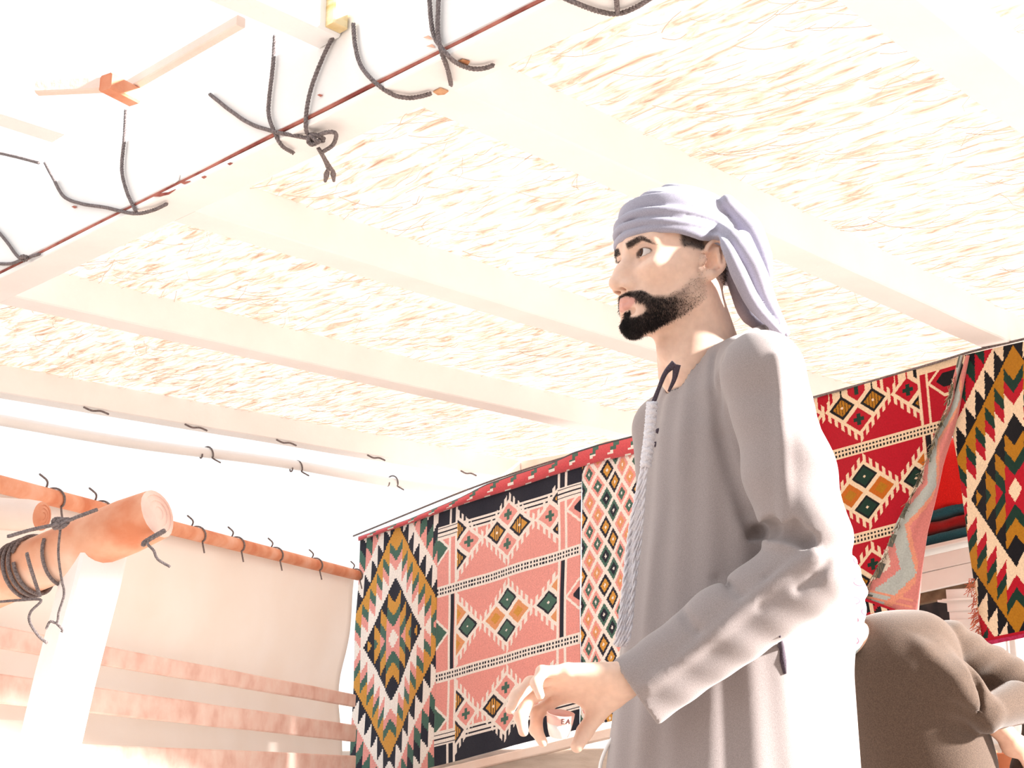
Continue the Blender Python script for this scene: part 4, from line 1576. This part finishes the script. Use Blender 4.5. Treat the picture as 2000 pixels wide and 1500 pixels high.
hairz = hairz + on_head * sstep(-0.004, 0.004, q[:, 2] - 0.2 * (q[:, 0] - 0.005)) * sstep(0.034, 0.026, q[:, 0]) * sstep(-0.012, -0.004, q[:, 0]) * (ay > 0.045) * (ay < 0.078)
blend(np.clip(hairz, 0, 1) * 0.9, (0.02, 0.015, 0.015))
palm = np.stack([(co - HO) @ hF, (co - HO) @ hT, (co - HO) @ hP], 1)
point_colour(me, 'tone', tone)
body = make_obj('body', me, M['skin'], man)
body['label'] = 'light brown skin of face, neck and hands'

# hair strands: beard, moustache, brows
nrm = np.empty(len(me.vertices) * 3, np.float32)
me.vertices.foreach_get('normal', nrm)
nrm = nrm.reshape(-1, 3)


def strands(name, weight, n, length, direction, rad, jitter=0.35, seed=3):
    rs = np.random.RandomState(seed)
    w = weight / weight.sum()
    ids = rs.choice(len(w), n, p=w)
    P = co[ids] + rs.normal(0, 0.0008, (n, 3))
    Nn = nrm[ids]
    D = direction(ids) + Nn * 0.35 + rs.normal(0, jitter, (n, 3))
    D /= np.linalg.norm(D, axis=1, keepdims=True)
    L = length(ids) * rs.uniform(0.6, 1.2, n)
    side = np.cross(D, rs.normal(0, 1, (n, 3)))
    side /= np.linalg.norm(side, axis=1, keepdims=True)
    up_ = np.cross(D, side)
    V, F = [], []
    mid = P + D * L[:, None] * 0.5 + Nn * (L * 0.10)[:, None]
    tip = P + D * L[:, None] * 0.95 + Nn * (L * 0.02)[:, None]
    tri_ = [(math.cos(t), math.sin(t)) for t in (0, 2.1, 4.2)]
    vs_ = np.stack([P - Nn * 0.001 + side * a * rad + up_ * b_ * rad for a, b_ in tri_] + [mid + side * a * rad * 0.8 + up_ * b_ * rad * 0.8 for a, b_ in tri_] + [tip], 1)
    base = np.arange(n)[:, None] * 7
    F = []
    for f in ((0, 1, 4, 3), (1, 2, 5, 4), (2, 0, 3, 5)):
        F += (base + np.array(f)).tolist()
    for f in ((3, 4, 6), (4, 5, 6), (5, 3, 6)):
        F += (base + np.array(f)).tolist()
    o = data_obj(name, vs_.reshape(-1, 3), [tuple(f) for f in F], M['hair'], man)
    return o


wb = bmask ** 1.6
o = strands('beard', wb, 17000, lambda i: np.interp(q[i, 0], [0.0, 0.03, 0.06, 0.08], [0.002, 0.0035, 0.006, 0.0065]) * np.where(q[i, 2] > -0.072, 0.6, 1.0),
            lambda i: np.where((q[i, 2] > -0.072)[:, None], -HZ * 0.8 + np.sign(q[i, 1])[:, None] * HL * 0.5, -HZ * 1.0 + HF * 0.05), 0.00021)
o['label'] = 'short black beard and moustache'
o = strands('eyebrow', brow, 1500, lambda i: np.full(len(i), 0.0046), lambda i: np.sign(q[i, 1])[:, None] * HL * 1.0 - HF * 0.3 + HZ * 0.1, 0.00013, 0.15)
o['label'] = 'black eyebrows'
sb = np.clip(hairz, 0, 1) * (q[:, 2] < 0.06)
strands('sideburn_hair', sb, 2500, lambda i: np.full(len(i), 0.006), lambda i: -HZ - HF * 0.4, 0.00032)['label'] = 'short black hair below the turban'

# eyes
m, nt, b = mat_new('eye')
tc = nd(nt, 'ShaderNodeTexCoord')
sp = nd(nt, 'ShaderNodeVectorMath', operation='DISTANCE')
sp.inputs[1].default_value = (0, 0, 0.0132)
nt.links.new(tc.outputs['Object'], sp.inputs[0])
mr = nd(nt, 'ShaderNodeMapRange')
mr.inputs['From Max'].default_value = 0.012
nt.links.new(sp.outputs['Value'], mr.inputs['Value'])
r = ramp(nt, [(0.0, (0.004, 0.004, 0.004)), (0.19, (0.004, 0.004, 0.004)), (0.22, (0.06, 0.025, 0.012)), (0.56, (0.05, 0.02, 0.01)), (0.61, (0.66, 0.62, 0.60)), (1.0, (0.62, 0.56, 0.54))], mr.outputs[0])
nt.links.new(r.outputs[0], b.inputs['Base Color'])
b.inputs['Roughness'].default_value = 0.2
b.inputs['Specular IOR Level'].default_value = 0.12
M['eye'] = m
gaze = Vector((-0.92, -0.37, 0.03)).normalized()
for sgn in (1, -1):
    bm = bmesh.new()
    bmesh.ops.create_uvsphere(bm, u_segments=28, v_segments=18, radius=0.0136)
    o = bm_obj('eye', bm, M['eye'], None, True)
    o.location = hw(0.0682, 0.0325 * sgn, 0.0)
    o.rotation_euler = gaze.to_track_quat('Z', 'Y').to_euler()
    bpy.context.view_layer.update()
    o.parent = man
    o.matrix_parent_inverse = man.matrix_world.inverted()

# ------------------------------------------------------------------ turban
TAIL = [([(1420, 395, 1.72), (1462, 445, 1.735), (1488, 500, 1.74), (1503, 546, 1.74)], (0.012, 0.020, 0.016, 0.005)),
        ([(1390, 432, 1.73), (1432, 466, 1.675), (1468, 515, 1.675), (1494, 582, 1.70), (1534, 650, 1.71)], (0.006, 0.014, 0.016, 0.014, 0.007)),
        ([(1385, 448, 1.73), (1416, 480, 1.66), (1442, 532, 1.66), (1474, 594, 1.685), (1526, 652, 1.70)], (0.004, 0.009, 0.012, 0.012, 0.006)),
        ([(1448, 470, 1.70), (1482, 540, 1.72), (1506, 600, 1.72), (1536, 650, 1.72)], (0.016, 0.015, 0.012, 0.006)),
        ([(1420, 470, 1.73), (1446, 560, 1.75), (1466, 616, 1.75), (1520, 652, 1.74)], (0.018, 0.018, 0.015, 0.008))]
TAIL = [(catmull([mt(*t) for t in a], 4), r_) for a, r_ in TAIL]
TAIL = [(a, np.interp(np.linspace(0, 1, len(a)), np.linspace(0, 1, len(r_)), r_)) for a, r_ in TAIL]


def turban_sdf(p):
    q = head_local(p)
    plane = 0.030 + (q[:, 0] - 0.092) * 0.10
    crown = ell(q, (-0.012, 0, 0.040), (0.1030, 0.0860, 0.0860))
    # soft pleats running round the crown
    lv = q[:, 2] - 0.25 * q[:, 0] + 0.10 * np.abs(q[:, 1])
    crown = crown - 0.0011 * np.sin(lv * 260 + 3 * np.sin(q[:, 1] * 30)) - 0.0009 * np.sin(lv * 480 + q[:, 1] * 50)
    d = np.maximum(crown, plane - q[:, 2])
    for k, (zc, tl, ro, A, B_, rr_, rz, xc) in enumerate((
            (0.0215, 0.12, 0.03, 0.1005, 0.0805, 0.0064, 0.0066, -0.009),
            (0.0335, 0.15, -0.03, 0.1020, 0.0830, 0.0064, 0.0064, -0.010),
            (0.0455, 0.17, 0.05, 0.1010, 0.0838, 0.0060, 0.0070, -0.011),
            (0.0230, 0.30, -0.10, 0.1000, 0.0830, 0.0060, 0.0090, -0.014),
            (0.0680, 0.12, 0.08, 0.0945, 0.0790, 0.0036, 0.0120, -0.012))):
        rg = ring(q, (xc, 0, zc), A, B_, tl, ro, rr_, rz)
        d = smin(d, rg, 0.0008)
    # gathered mass at the back and the hanging tail
    d = smin(d, ell(q, (-0.096, 0.022, 0.016), (0.032, 0.052, 0.048)), 0.02)
    d = smin(d, cap(q, (-0.050, 0.076, 0.018), (-0.110, 0.056, -0.010), 0.008, 0.018), 0.004)
    tail = None
    for pts, rad in TAIL:
        t_ = chain(p, pts, rad, 0.0)
        tail = t_ if tail is None else smin(tail, t_, 0.0025)
    d = smin(d, tail, 0.004)
    # keep it clear of the ear and neck
    d = smax(d, -ell(q, (-0.010, 0.090, -0.022), (0.027, 0.030, 0.036)), 0.004)
    d = smax(d, -cap(q, (-0.020, 0, -0.045), (-0.050, 0, -0.20), 0.053, 0.064), 0.004)
    return d


Vt, Qt = surface(turban_sdf, HEAD - np.array((0.17, 0.17, 0.17)), HEAD + np.array((0.22, 0.22, 0.15)), 0.0025)
o = make_obj('turban', np_mesh('turban', Vt, Qt, 1), M['turban'], man)
o['label'] = 'lavender-grey wrapped turban with a hanging tail'

# ------------------------------------------------------------------ robe
ZS = 1.0 + (np.array([0.05, 0.60, 0.90, 1.00, 1.18, 1.33, 1.43, 1.48, 1.525, 1.56, 1.60]) - 1.1) * KM
ZS[0] = 0.04
AS = np.array([0.215, 0.175, 0.150, 0.142, 0.126, 0.108, 0.096, 0.086, 0.070, 0.056, 0.050])   # half depth
BS = np.array([0.220, 0.190, 0.170, 0.160, 0.152, 0.148, 0.145, 0.135, 0.105, 0.072, 0.060])   # half width
CS = np.array([0.030, 0.028, 0.026, 0.022, 0.012, 0.004, 0.002, 0.000, -0.004, -0.008, -0.012])   # centre, forwards
CUFF = mt(1236, 1346, 1.478)
EB = mt(1578, 1098, 1.490)                       # elbow of the sleeve
ARM_AX = (CUFF - EB) / np.linalg.norm(CUFF - EB)


def robe_base(p):
    q = ((p - BC.astype(p.dtype)) @ BR.astype(p.dtype))
    z = q[:, 2]
    a = KM * np.interp(z, ZS, AS).astype(np.float32)
    b_ = KM * np.interp(z, ZS, BS).astype(np.float32)
    c = KM * np.interp(z, ZS, CS).astype(np.float32)
    x = q[:, 0] - c
    y = q[:, 1]
    th = np.arctan2(y / b_, x / a)
    drape = np.clip((1.20 - z) / 1.1, 0, 1)
    rip = drape * 0.013 * (np.sin(th * 7 + 1.2 + 1.5 * z) + 0.5 * np.sin(th * 12 - 2 * z)) + 0.0015 * np.sin(th * 19 + z * 9)
    k0 = np.sqrt((x / a) ** 2 + (y / b_) ** 2)
    g_ = np.sqrt((x / a ** 2) ** 2 + (y / b_ ** 2) ** 2)
    d = k0 * (k0 - 1) / np.maximum(g_, 1e-4) * np.where(k0 < 0.05, 0, 1) - np.where(k0 < 0.05, 0.05, 0) - rip
    d = np.maximum(d, np.maximum(z - 1.60, 0.05 - z))
    # shoulders
    sl = chain(p, (bw(-0.012, 0.05, 1.515), SH_L + Z * 0.008), (0.052, 0.056), 0.03)
    sr = chain(p, (bw(-0.012, -0.05, 1.515), SH_R + Z * 0.006), (0.052, 0.056), 0.03)
    d = smin(d, np.minimum(sl, sr), 0.05)
    # back of the robe hanging wide from the shoulder blades
    bk_ = chain(p, (bw(-0.040, 0.06, 1.42), bw(-0.078, 0.05, 1.20), bw(-0.085, 0.04, 0.95)), (0.064, 0.062, 0.062), 0.05)
    d = smin(d, bk_, 0.06)
    # openings at the neck: a tilted round neckline
    nk = cap(p, hw(-0.032, 0, -0.100), hw(-0.050, 0, -0.26), 0.068, 0.062)
    lift = z - (1.532 - (q[:, 0]) * 0.48)
    d = np.maximum(d, lift)
    d = np.maximum(d, -nk)
    # left upper sleeve, loose and full down to the elbow
    mid = (SH_L + EB) / 2 + np.array((0.004, 0.0, 0))
    u1 = chain(p, (SH_L, mid, EB + Z * 0.035), (0.055, 0.058, 0.060), 0.02) - 0.0016 * np.sin(p[:, 2] * 70 + p[:, 0] * 40)
    d = smin(d, u1, 0.018)
    # left forearm sleeve
    t = (p - EB.astype(p.dtype)) @ ARM_AX.astype(p.dtype)
    foreax = chain(p, (EB - Z * 0.008, EB + (CUFF - EB) * 0.5, CUFF + ARM_AX * 0.03), (0.056, 0.046, 0.043), 0.02)
    low = cap(p, EB + np.array((0.004, -0.015, -0.020)), CUFF + np.array((0.020, -0.012, -0.028)) + ARM_AX * 0.02, 0.036, 0.016)
    wrink = 0.0016 * np.sin(t * 38 + p[:, 2] * 50 + 1.0) * np.clip(1 - t / 0.25, 0, 1) + 0.0006 * np.sin(t * 80 - p[:, 2] * 80)
    fore = smin(foreax, low, 0.03) - wrink
    cut = (p - CUFF.astype(p.dtype)) @ ARM_AX.astype(p.dtype)
    bore = smin(cap(p, EB + (CUFF - EB) * 0.62, CUFF + ARM_AX * 0.06, 0.032, 0.037),
                cap(p, EB + (CUFF - EB) * 0.6 + np.array((0.010, -0.010, -0.016)), CUFF + np.array((0.020, -0.012, -0.028)) + ARM_AX * 0.03, 0.010, 0.011), 0.01)
    fore = np.maximum(np.maximum(fore, cut), -bore)
    d = smin(d, fore, 0.006)
    # right sleeve
    RAX = (WR_R - EL_R) / np.linalg.norm(WR_R - EL_R)
    r1 = chain(p, (SH_R, EL_R, WR_R + RAX * 0.03), (0.060, 0.056, 0.050), 0.02)
    cutr = (p - WR_R.astype(p.dtype)) @ RAX.astype(p.dtype)
    r1 = np.where(np.linalg.norm(p - WR_R.astype(p.dtype), axis=1) < 0.12, np.maximum(r1, cutr), r1)
    r1 = np.maximum(r1, -cap(p, WR_R - RAX * 0.06, WR_R + RAX * 0.05, 0.038, 0.042))
    d = smin(d, r1, 0.012)
    return d


def robe_hit(px, py, d0=1.45, d1=2.4, fn=robe_base):
    """where a line of sight first meets the robe"""
    t = np.linspace(d0, d1, 900)
    P = CAM + ray(px, py)[None] * t[:, None]
    d = fn(P.astype(np.float32))
    i = np.argmax(d < 0) if (d < 0).any() else int(np.argmin(d))
    return P[i]


def path_on(pts, lift=0.0):
    return [robe_hit(x, y) + (CAM - robe_hit(x, y)) / np.linalg.norm(CAM - robe_hit(x, y)) * lift for x, y in pts]


G_ELBOW = path_on([(1462, 1052), (1482, 1040), (1510, 1032), (1545, 1036), (1575, 1056), (1590, 1078)], -0.006)
G_UNDER = path_on([(1392, 770), (1408, 850), (1430, 930), (1455, 1000), (1468, 1042)], 0.0)
G_SH = [path_on([(1395, 690), (1388, 730), (1392, 770)]), path_on([(1412, 695), (1402, 740), (1404, 790)])]
R_SLEEVE = path_on([(1590, 1085), (1540, 1115), (1480, 1165), (1400, 1235), (1320, 1300), (1262, 1340)], -0.001)
R_UPPER = path_on([(1516, 700), (1524, 780), (1528, 860), (1532, 940), (1534, 1015)], -0.001)
D_FORE = [path_on([(1480, 1180), (1500, 1130), (1540, 1105)]), path_on([(1400, 1130), (1430, 1150), (1450, 1165)]), path_on([(1330, 1190), (1345, 1215), (1365, 1235)]), path_on([(1560, 1150), (1590, 1130), (1615, 1100)])]


def robe_sdf(p):
    d = robe_base(p)
    d = smax(d, -masked(p, np.min(G_ELBOW, 0) - 0.05, np.max(G_ELBOW, 0) + 0.05, lambda q: chain(q, G_ELBOW, (0.003, 0.010, 0.015, 0.016, 0.012, 0.004), 0.004)), 0.006)
    d = smax(d, -masked(p, np.min(G_UNDER, 0) - 0.05, np.max(G_UNDER, 0) + 0.05, lambda q: chain(q, G_UNDER, (0.002, 0.006, 0.008, 0.009, 0.004), 0.004)), 0.012)
    for g_ in G_SH:
        d = smax(d, -masked(p, np.min(g_, 0) - 0.05, np.max(g_, 0) + 0.05, lambda q: chain(q, g_, (0.001, 0.003, 0.002), 0.004)), 0.012)
    for g_ in D_FORE:
        d = smax(d, -masked(p, np.min(g_, 0) - 0.05, np.max(g_, 0) + 0.05, lambda q: chain(q, g_, (0.001, 0.003, 0.001), 0.004)), 0.014)
    for r_, w_ in ((R_SLEEVE, 0.0060), (R_UPPER, 0.0045)):
        d = smin(d, masked(p, np.min(r_, 0) - 0.05, np.max(r_, 0) + 0.05, lambda q: chain(q, r_, [w_] * len(r_), 0.0)), 0.014)
    return d


Vr, Qr = surface(robe_sdf, (0.04, 1.40, 0.03), (0.80, 2.45, 1.62), 0.0038)
robe = make_obj('robe', np_mesh('robe', Vr, Qr, 1), M['kandura'], man)
robe['label'] = 'taupe ankle-length robe with long sleeves'

# pocket slit, buttons and the braided neck tassel
pk = path_on([(1523, 1242), (1525, 1262), (1529, 1290), (1533, 1316)], 0.0005)
V, F = tube(pk, [0.0015, 0.0045, 0.0050, 0.0025], 6)
data_obj('pocket_slit', V, F, M['darkloop'], man)['label'] = 'dark side pocket slit'
hem = []
for k in range(40):
    th = 2 * math.pi * k / 40
cf = [robe_hit(x, y) for x, y in ((1286, 842), (1281, 868))]
for c in cf:
    bm = bmesh.new()
    bmesh.ops.create_uvsphere(bm, u_segments=12, v_segments=8, radius=0.0045)
    for v in bm.verts:
        v.co = Vector((v.co.x, v.co.y * 0.6, v.co.z)) + Vector(c)
    bm_obj('button', bm, M['darkloop'], man, True)
loopL = [mt(*t) for t in ((1318, 710, 1.60), (1300, 728, 1.60), (1287, 758, 1.60), (1274, 792, 1.60))]
loopR = [mt(*t) for t in ((1322, 712, 1.60), (1317, 740, 1.60), (1306, 765, 1.60))]
tas = data_obj('neck_loop', *merge([tube(catmull(loopL), [0.006, 0.0035, 0.003, 0.0035], 8), tube(catmull(loopR), [0.006, 0.0035, 0.002], 8)]), M['darkloop'], man)
tas['label'] = 'dark loop at the neckline'
br = catmull([mt(*t) for t in ((1273, 792, 1.60), (1270, 830, 1.60), (1266, 870, 1.60), (1261, 906, 1.60))])
knots = []
for k in range(9):
    c = br[int(k / 8 * (len(br) - 1))]
    knots.append(tube([c + np.array((-0.007, -0.002, 0.003)), c + np.array((0, -0.006, 0.0)), c + np.array((0.007, -0.002, -0.004))], [0.003, 0.0045, 0.003], 6))
    knots.append(tube([c + np.array((-0.007, -0.001, -0.004)), c + np.array((0, -0.005, 0.001)), c + np.array((0.007, -0.001, 0.004))], [0.003, 0.0045, 0.003], 6))
tassel = data_obj('tassel', *merge(knots + [rope_geo(br, 0.0085, 0.02)]), M['cord'], man)
tassel['label'] = 'pale braided tassel cord'
strs = []
rs = np.random.RandomState(5)
for k in range(9):
    o_ = (k - 4) * 2.4
    pts = [mt(1261 + o_ * 0.3, 906, 1.60), mt(1250 + o_ * 0.7, 970, 1.60), mt(1238 + o_, 1060, 1.60), mt(1228 + o_, 1150, 1.59), mt(1217 + o_, 1230, 1.58), mt(1212 + o_, 1262, 1.58)]
    pts = [q_ + rs.normal(0, 0.0012, 3) for q_ in pts]
    strs.append(rope_geo(pts, 0.0032, 0.03, 2))
tassel_s = data_obj('strand', *merge(strs), M['cord'], tassel)
tassel_s['label'] = 'long pale threads of the tassel'
M['white_cord'] = noise_mat('white_cord', [(0.3, (0.8, 0.8, 0.8)), (0.7, (0.9, 0.9, 0.9))], (1, 1, 1), 20, 2, 0.6, 0)
wc = catmull([mt(*t) for t in ((1216, 1430, 1.62), (1200, 1438, 1.62), (1184, 1462, 1.62), (1172, 1500, 1.62), (1172, 1560, 1.62), (1190, 1640, 1.63), (1230, 1700, 1.64))])
data_obj('string', *tube(wc, 0.0028, 8), M['white_cord'], man)['label'] = 'thin white string curving from the robe'

# small cup in his hand
M['porcelain'] = noise_mat('white_porcelain', [(0.3, (0.84, 0.80, 0.78)), (0.7, (0.88, 0.85, 0.83))], (1, 1, 1), 20, 2, 0.15, 0, spec=0.5)
M['pinkband'] = noise_mat('pink_glaze', [(0.3, (0.80, 0.48, 0.42)), (0.7, (0.84, 0.56, 0.50))], (1, 1, 1), 20, 2, 0.2, 0, spec=0.5)
M['ink'] = noise_mat('dark_lettering', [(0.3, (0.10, 0.03, 0.03)), (0.7, (0.14, 0.05, 0.05))], (1, 1, 1), 20, 2, 0.5, 0)
cc_ = hand_pt(0.086, 0.020, 0.050)
cupaxis = Vector((0.10, -0.25, 1.0)).normalized()
cq = cupaxis.to_track_quat('Z', 'Y')
cup = thing('cup', 'small white cup with a pink lettered rim held in the fingers of the man', 'cup', cc_)


def lathe(profile, name, mat, n=32):
    V, F = [], []
    for (r_, z_) in profile:
        for k in range(n):
            th = 2 * math.pi * k / n
            V.append(np.array(cq @ (Vector((r_ * math.cos(th), r_ * math.sin(th), z_)) * 0.76)) + cc_)
    for i in range(len(profile) - 1):
        for k in range(n):
            F.append((i * n + k, i * n + (k + 1) % n, (i + 1) * n + (k + 1) % n, (i + 1) * n + k))
    return data_obj(name, V, F, M[mat], cup)


lathe([(0.0, -0.021), (0.014, -0.021), (0.0165, -0.019), (0.020, -0.008), (0.0222, 0.004), (0.0208, 0.004), (0.018, -0.008), (0.013, -0.017), (0.0, -0.018)], 'cup_body', 'porcelain')
lathe([(0.0222, 0.0035), (0.0235, 0.012), (0.0242, 0.020), (0.0228, 0.020), (0.0222, 0.012), (0.0209, 0.0035), (0.0222, 0.0035)], 'rim_band', 'pinkband')['label'] = 'pink rim band'
for k, (ch, ang) in enumerate((('E', -1.80), ('A', -1.38))):
    fc = bpy.data.curves.new('lettering', 'FONT')
    fc.body = ch
    fc.size = 0.013
    fc.align_x = 'CENTER'
    fc.align_y = 'CENTER'
    fc.extrude = 0.0004
    fo = bpy.data.objects.new('lettering', fc)
    COL.objects.link(fo)
    bpy.context.view_layer.update()
    me = bpy.data.meshes.new_from_object(fo.evaluated_get(bpy.context.evaluated_depsgraph_get()))
    bpy.data.objects.remove(fo)
    out = Vector((math.cos(ang), math.sin(ang), 0))
    tang = Vector((-math.sin(ang), math.cos(ang), 0))
    me.name = 'lettering'
    for v in me.vertices:
        l_ = tang * v.co.x + Vector((0, 0, 1)) * (v.co.y + 0.0115) + out * (0.0238 + v.co.z + v.co.y * 0.08)
        v.co = Vector(cc_) + cq @ (l_ * 0.76)
    make_obj('lettering', me, M['ink'], cup)

# ------------------------------------------------------------------ the second person, bending in a brown robe
M['brown'] = cloth_mat('brown_cloth', (0.060, 0.036, 0.024), (0.105, 0.066, 0.045), 420, 0.3, 0.25)
DB = 3.30


def pb_(px, py, k=0.0):
    return at(px, py, DB + k)


B_HEAD = pb_(1612, 1168, -0.02)
floor_b = lambda p: np.array((p[0], p[1], 0.0))
B_HIP = pb_(1802, 1500)
B_FEET = [floor_b(B_HIP) + np.array((dx, 0.02, 0.0)) for dx in (-0.10, 0.10)]


def brown_sdf(p):
    d = chain(p, (pb_(1752, 1316), pb_(1775, 1400), B_HIP, floor_b(B_HIP) + Z * 0.18), (0.150, 0.158, 0.165, 0.20), 0.08)
    d = smin(d, chain(p, (pb_(1690, 1275, 0.02), pb_(1800, 1262, 0.02)), (0.075, 0.085), 0.05), 0.06)
    near_arm = chain(p, (pb_(1800, 1308, -0.08), pb_(1858, 1345, -0.13), pb_(1925, 1396, -0.15)), (0.085, 0.066, 0.044), 0.03)
    near_arm = near_arm - 0.003 * np.sin(p[:, 0] * 70 + p[:, 2] * 50)
    d = smin(d, near_arm, 0.018)
    d = smin(d, cap(p, pb_(1925, 1396, -0.15), pb_(1985, 1372, -0.05), 0.040, 0.055), 0.008)
    far_arm = chain(p, (pb_(1850, 1262, 0.08), pb_(1950, 1318, 0.10), pb_(2060, 1385, 0.05), pb_(2010, 1520, -0.05)), (0.070, 0.060, 0.062, 0.050), 0.03)
    far_arm = far_arm - 0.003 * np.sin(p[:, 0] * 60 - p[:, 2] * 90)
    d = smin(d, far_arm, 0.012)
    q0 = p - floor_b(B_HIP).astype(p.dtype)
    th = np.arctan2(q0[:, 1], q0[:, 0])
    d = d - 0.010 * np.sin(th * 8) * np.clip((0.9 - p[:, 2]) / 0.6, 0, 1)
    # creases
    for pts, r_ in (([(1755, 1305, -0.17), (1790, 1342, -0.19), (1850, 1378, -0.20), (1905, 1402, -0.20)], (0.003, 0.010, 0.013, 0.008)),
                    ([(1762, 1215, -0.08), (1840, 1245, -0.12), (1892, 1275, -0.13), (1905, 1330, -0.16), (1912, 1385, -0.18)], (0.002, 0.006, 0.010, 0.010, 0.006))):
        d = smax(d, -chain(p, [pb_(*t) for t in pts], r_, 0.004), 0.02)
    # collar opening
    d = smax(d, -sph(p, B_HEAD + np.array((0.02, 0, -0.03)), 0.085), 0.01)
    d = np.maximum(d, 0.05 - p[:, 2])
    return d


pb2 = thing('person', 'person in a brown robe and red-checked headscarf bending by the rugs', 'person', floor_b(B_HIP))
Vq, Qq = surface(brown_sdf, (0.70, 2.85, 0.03), (1.85, 4.05, 1.45), 0.0070)
make_obj('robe', np_mesh('robe', Vq, Qq, 1), M['brown'], pb2)['label'] = 'coarse brown robe'


def brown_body(p):
    d = ell(p, B_HEAD + Z * 0.01, (0.085, 0.072, 0.10))
    d = smin(d, sph(p, B_HEAD + np.array((-0.06, -0.02, -0.05)), 0.05), 0.04)
    d = smin(d, sph(p, B_HEAD + np.array((-0.10, -0.01, -0.01)), 0.014), 0.02)
    d = smin(d, cap(p, B_HEAD + Z * -0.06, pb_(1735, 1300), 0.05, 0.06), 0.04)
    d = smin(d, chain(p, (pb_(1752, 1330), B_HIP, floor_b(B_HIP) + Z * 0.5), (0.10, 0.10, 0.08), 0.05), 0.05)
    d = smin(d, chain(p, (pb_(1800, 1308, -0.02), pb_(1900, 1370, -0.10), pb_(1970, 1440, -0.10)), (0.05, 0.035, 0.026), 0.03), 0.03)
    d = smin(d, ell(p, pb_(1985, 1458, -0.10), (0.040, 0.020, 0.030)), 0.015)
    for k in range(4):
        d = smin(d, cap(p, pb_(1990 + k * 6, 1468, -0.11 + k * 0.012), pb_(2008 + k * 7, 1508, -0.10 + k * 0.012), 0.009, 0.007), 0.006)
    for fp in B_FEET:
        d = smin(d, cap(p, floor_b(B_HIP) + Z * 0.5 + (fp - floor_b(B_HIP)) * 0.5, fp + Z * 0.08, 0.06, 0.035), 0.03)
        d = smin(d, cap(p, fp + Z * 0.04, fp + np.array((-0.17, 0.02, 0.03)), 0.036, 0.026), 0.02)
    return d


Vq, Qq = surface(brown_body, (0.62, 2.85, 0.0), (1.75, 3.95, 1.45), 0.006)
me = np_mesh('body', Vq, Qq, 1)
point_colour(me, 'tone', np.tile(np.array((0.60, 0.36, 0.26)), (len(me.vertices), 1)))
make_obj('body', me, M['skin'], pb2)

# checked headscarf
m, nt, b = mat_new('checked_scarf')
tc = nd(nt, 'ShaderNodeTexCoord')
mp = nd(nt, 'ShaderNodeMapping')
mp.inputs['Rotation'].default_value = (0.4, 0.5, 0.6)
nt.links.new(tc.outputs['Object'], mp.inputs[0])
wv = []
for ax_ in ('X', 'Y', 'Z'):
    w = nd(nt, 'ShaderNodeTexWave', wave_type='BANDS', bands_direction=ax_)
    w.inputs['Scale'].default_value = 9
    w.inputs['Distortion'].default_value = 1.5
    nt.links.new(mp.outputs[0], w.inputs['Vector'])
    wv.append(w)
mm = nd(nt, 'ShaderNodeMath', operation='MULTIPLY')
nt.links.new(wv[0].outputs['Fac'], mm.inputs[0])
nt.links.new(wv[2].outputs['Fac'], mm.inputs[1])
r = ramp(nt, [(0.0, (0.50, 0.60, 0.60)), (0.15, (0.72, 0.74, 0.74)), (0.24, (0.74, 0.60, 0.60)), (0.34, (0.66, 0.26, 0.30)), (0.50, (0.45, 0.05, 0.09)), (0.7, (0.72, 0.55, 0.56))], mm.outputs[0])
nt.links.new(r.outputs[0], b.inputs['Base Color'])
b.inputs['Roughness'].default_value = 0.9
M['scarf'] = m


def scarf_sdf(p):
    q = p - B_HEAD.astype(p.dtype)
    d = ell(q, (0.006, 0, 0.016), (0.098, 0.084, 0.108))
    d = d - 0.004 * np.sin(q[:, 2] * 110 + q[:, 0] * 60)
    d = smin(d, chain(p, (pb_(1640, 1135, -0.05), pb_(1655, 1190, -0.06), pb_(1650, 1245, -0.05), pb_(1640, 1295, -0.04)), (0.035, 0.042, 0.042, 0.022), 0.02), 0.012)
    d = smin(d, chain(p, (pb_(1630, 1105, -0.06), pb_(1658, 1100, -0.07), pb_(1664, 1118, -0.07)), (0.022, 0.020, 0.010), 0.01), 0.006)
    d = np.maximum(d, -(q[:, 0] + 0.062))
    return d


Vq, Qq = surface(scarf_sdf, B_HEAD - 0.26, B_HEAD + 0.24, 0.005)
make_obj('headscarf', np_mesh('headscarf', Vq, Qq, 1), M['scarf'], pb2)['label'] = 'white headscarf with red check'

# small terracotta-coloured crate seen beyond the brown sleeve
M['terra'] = noise_mat('terracotta_paint', [(0.3, (0.32, 0.09, 0.035)), (0.7, (0.45, 0.15, 0.07))], (1, 1, 1), 14, 4, 0.8, 0.2)
c = at(1962, 1500, 4.6)
cr = thing('crate', 'terracotta-coloured wooden crate on the sand beyond the brown sleeve', 'crate', (c[0], c[1], 0))
zt = at(1962, 1466, 4.6)[2]
for k in range(5):
    z0 = zt * k / 5
    a = np.array((c[0] - 0.06, c[1], z0 + 0.004))
    bm_obj('slat', beam_bm(a, a + np.array((0.42, -0.22, 0)), (0.46, 0.88, 0), 0.02, zt / 5 - 0.012, 0.003, 2), M['terra'], cr)
    a2 = a + np.array((0.19, 0.36, 0))
    bm_obj('slat', beam_bm(a2, a2 + np.array((0.42, -0.22, 0)), (0.46, 0.88, 0), 0.02, zt / 5 - 0.012, 0.003, 2), M['terra'], cr)
for dx, dy in ((0.0, 0.0), (0.41, -0.215), (0.19, 0.36), (0.60, 0.145)):
    a = np.array((c[0] - 0.06 + dx, c[1] + dy, 0.0))
    bm_obj('corner_post', beam_bm(a, a + Z * zt, (0.46, 0.88, 0), 0.035, 0.035, 0.003, 2), M['terra'], cr)
bpy.context.view_layer.update()
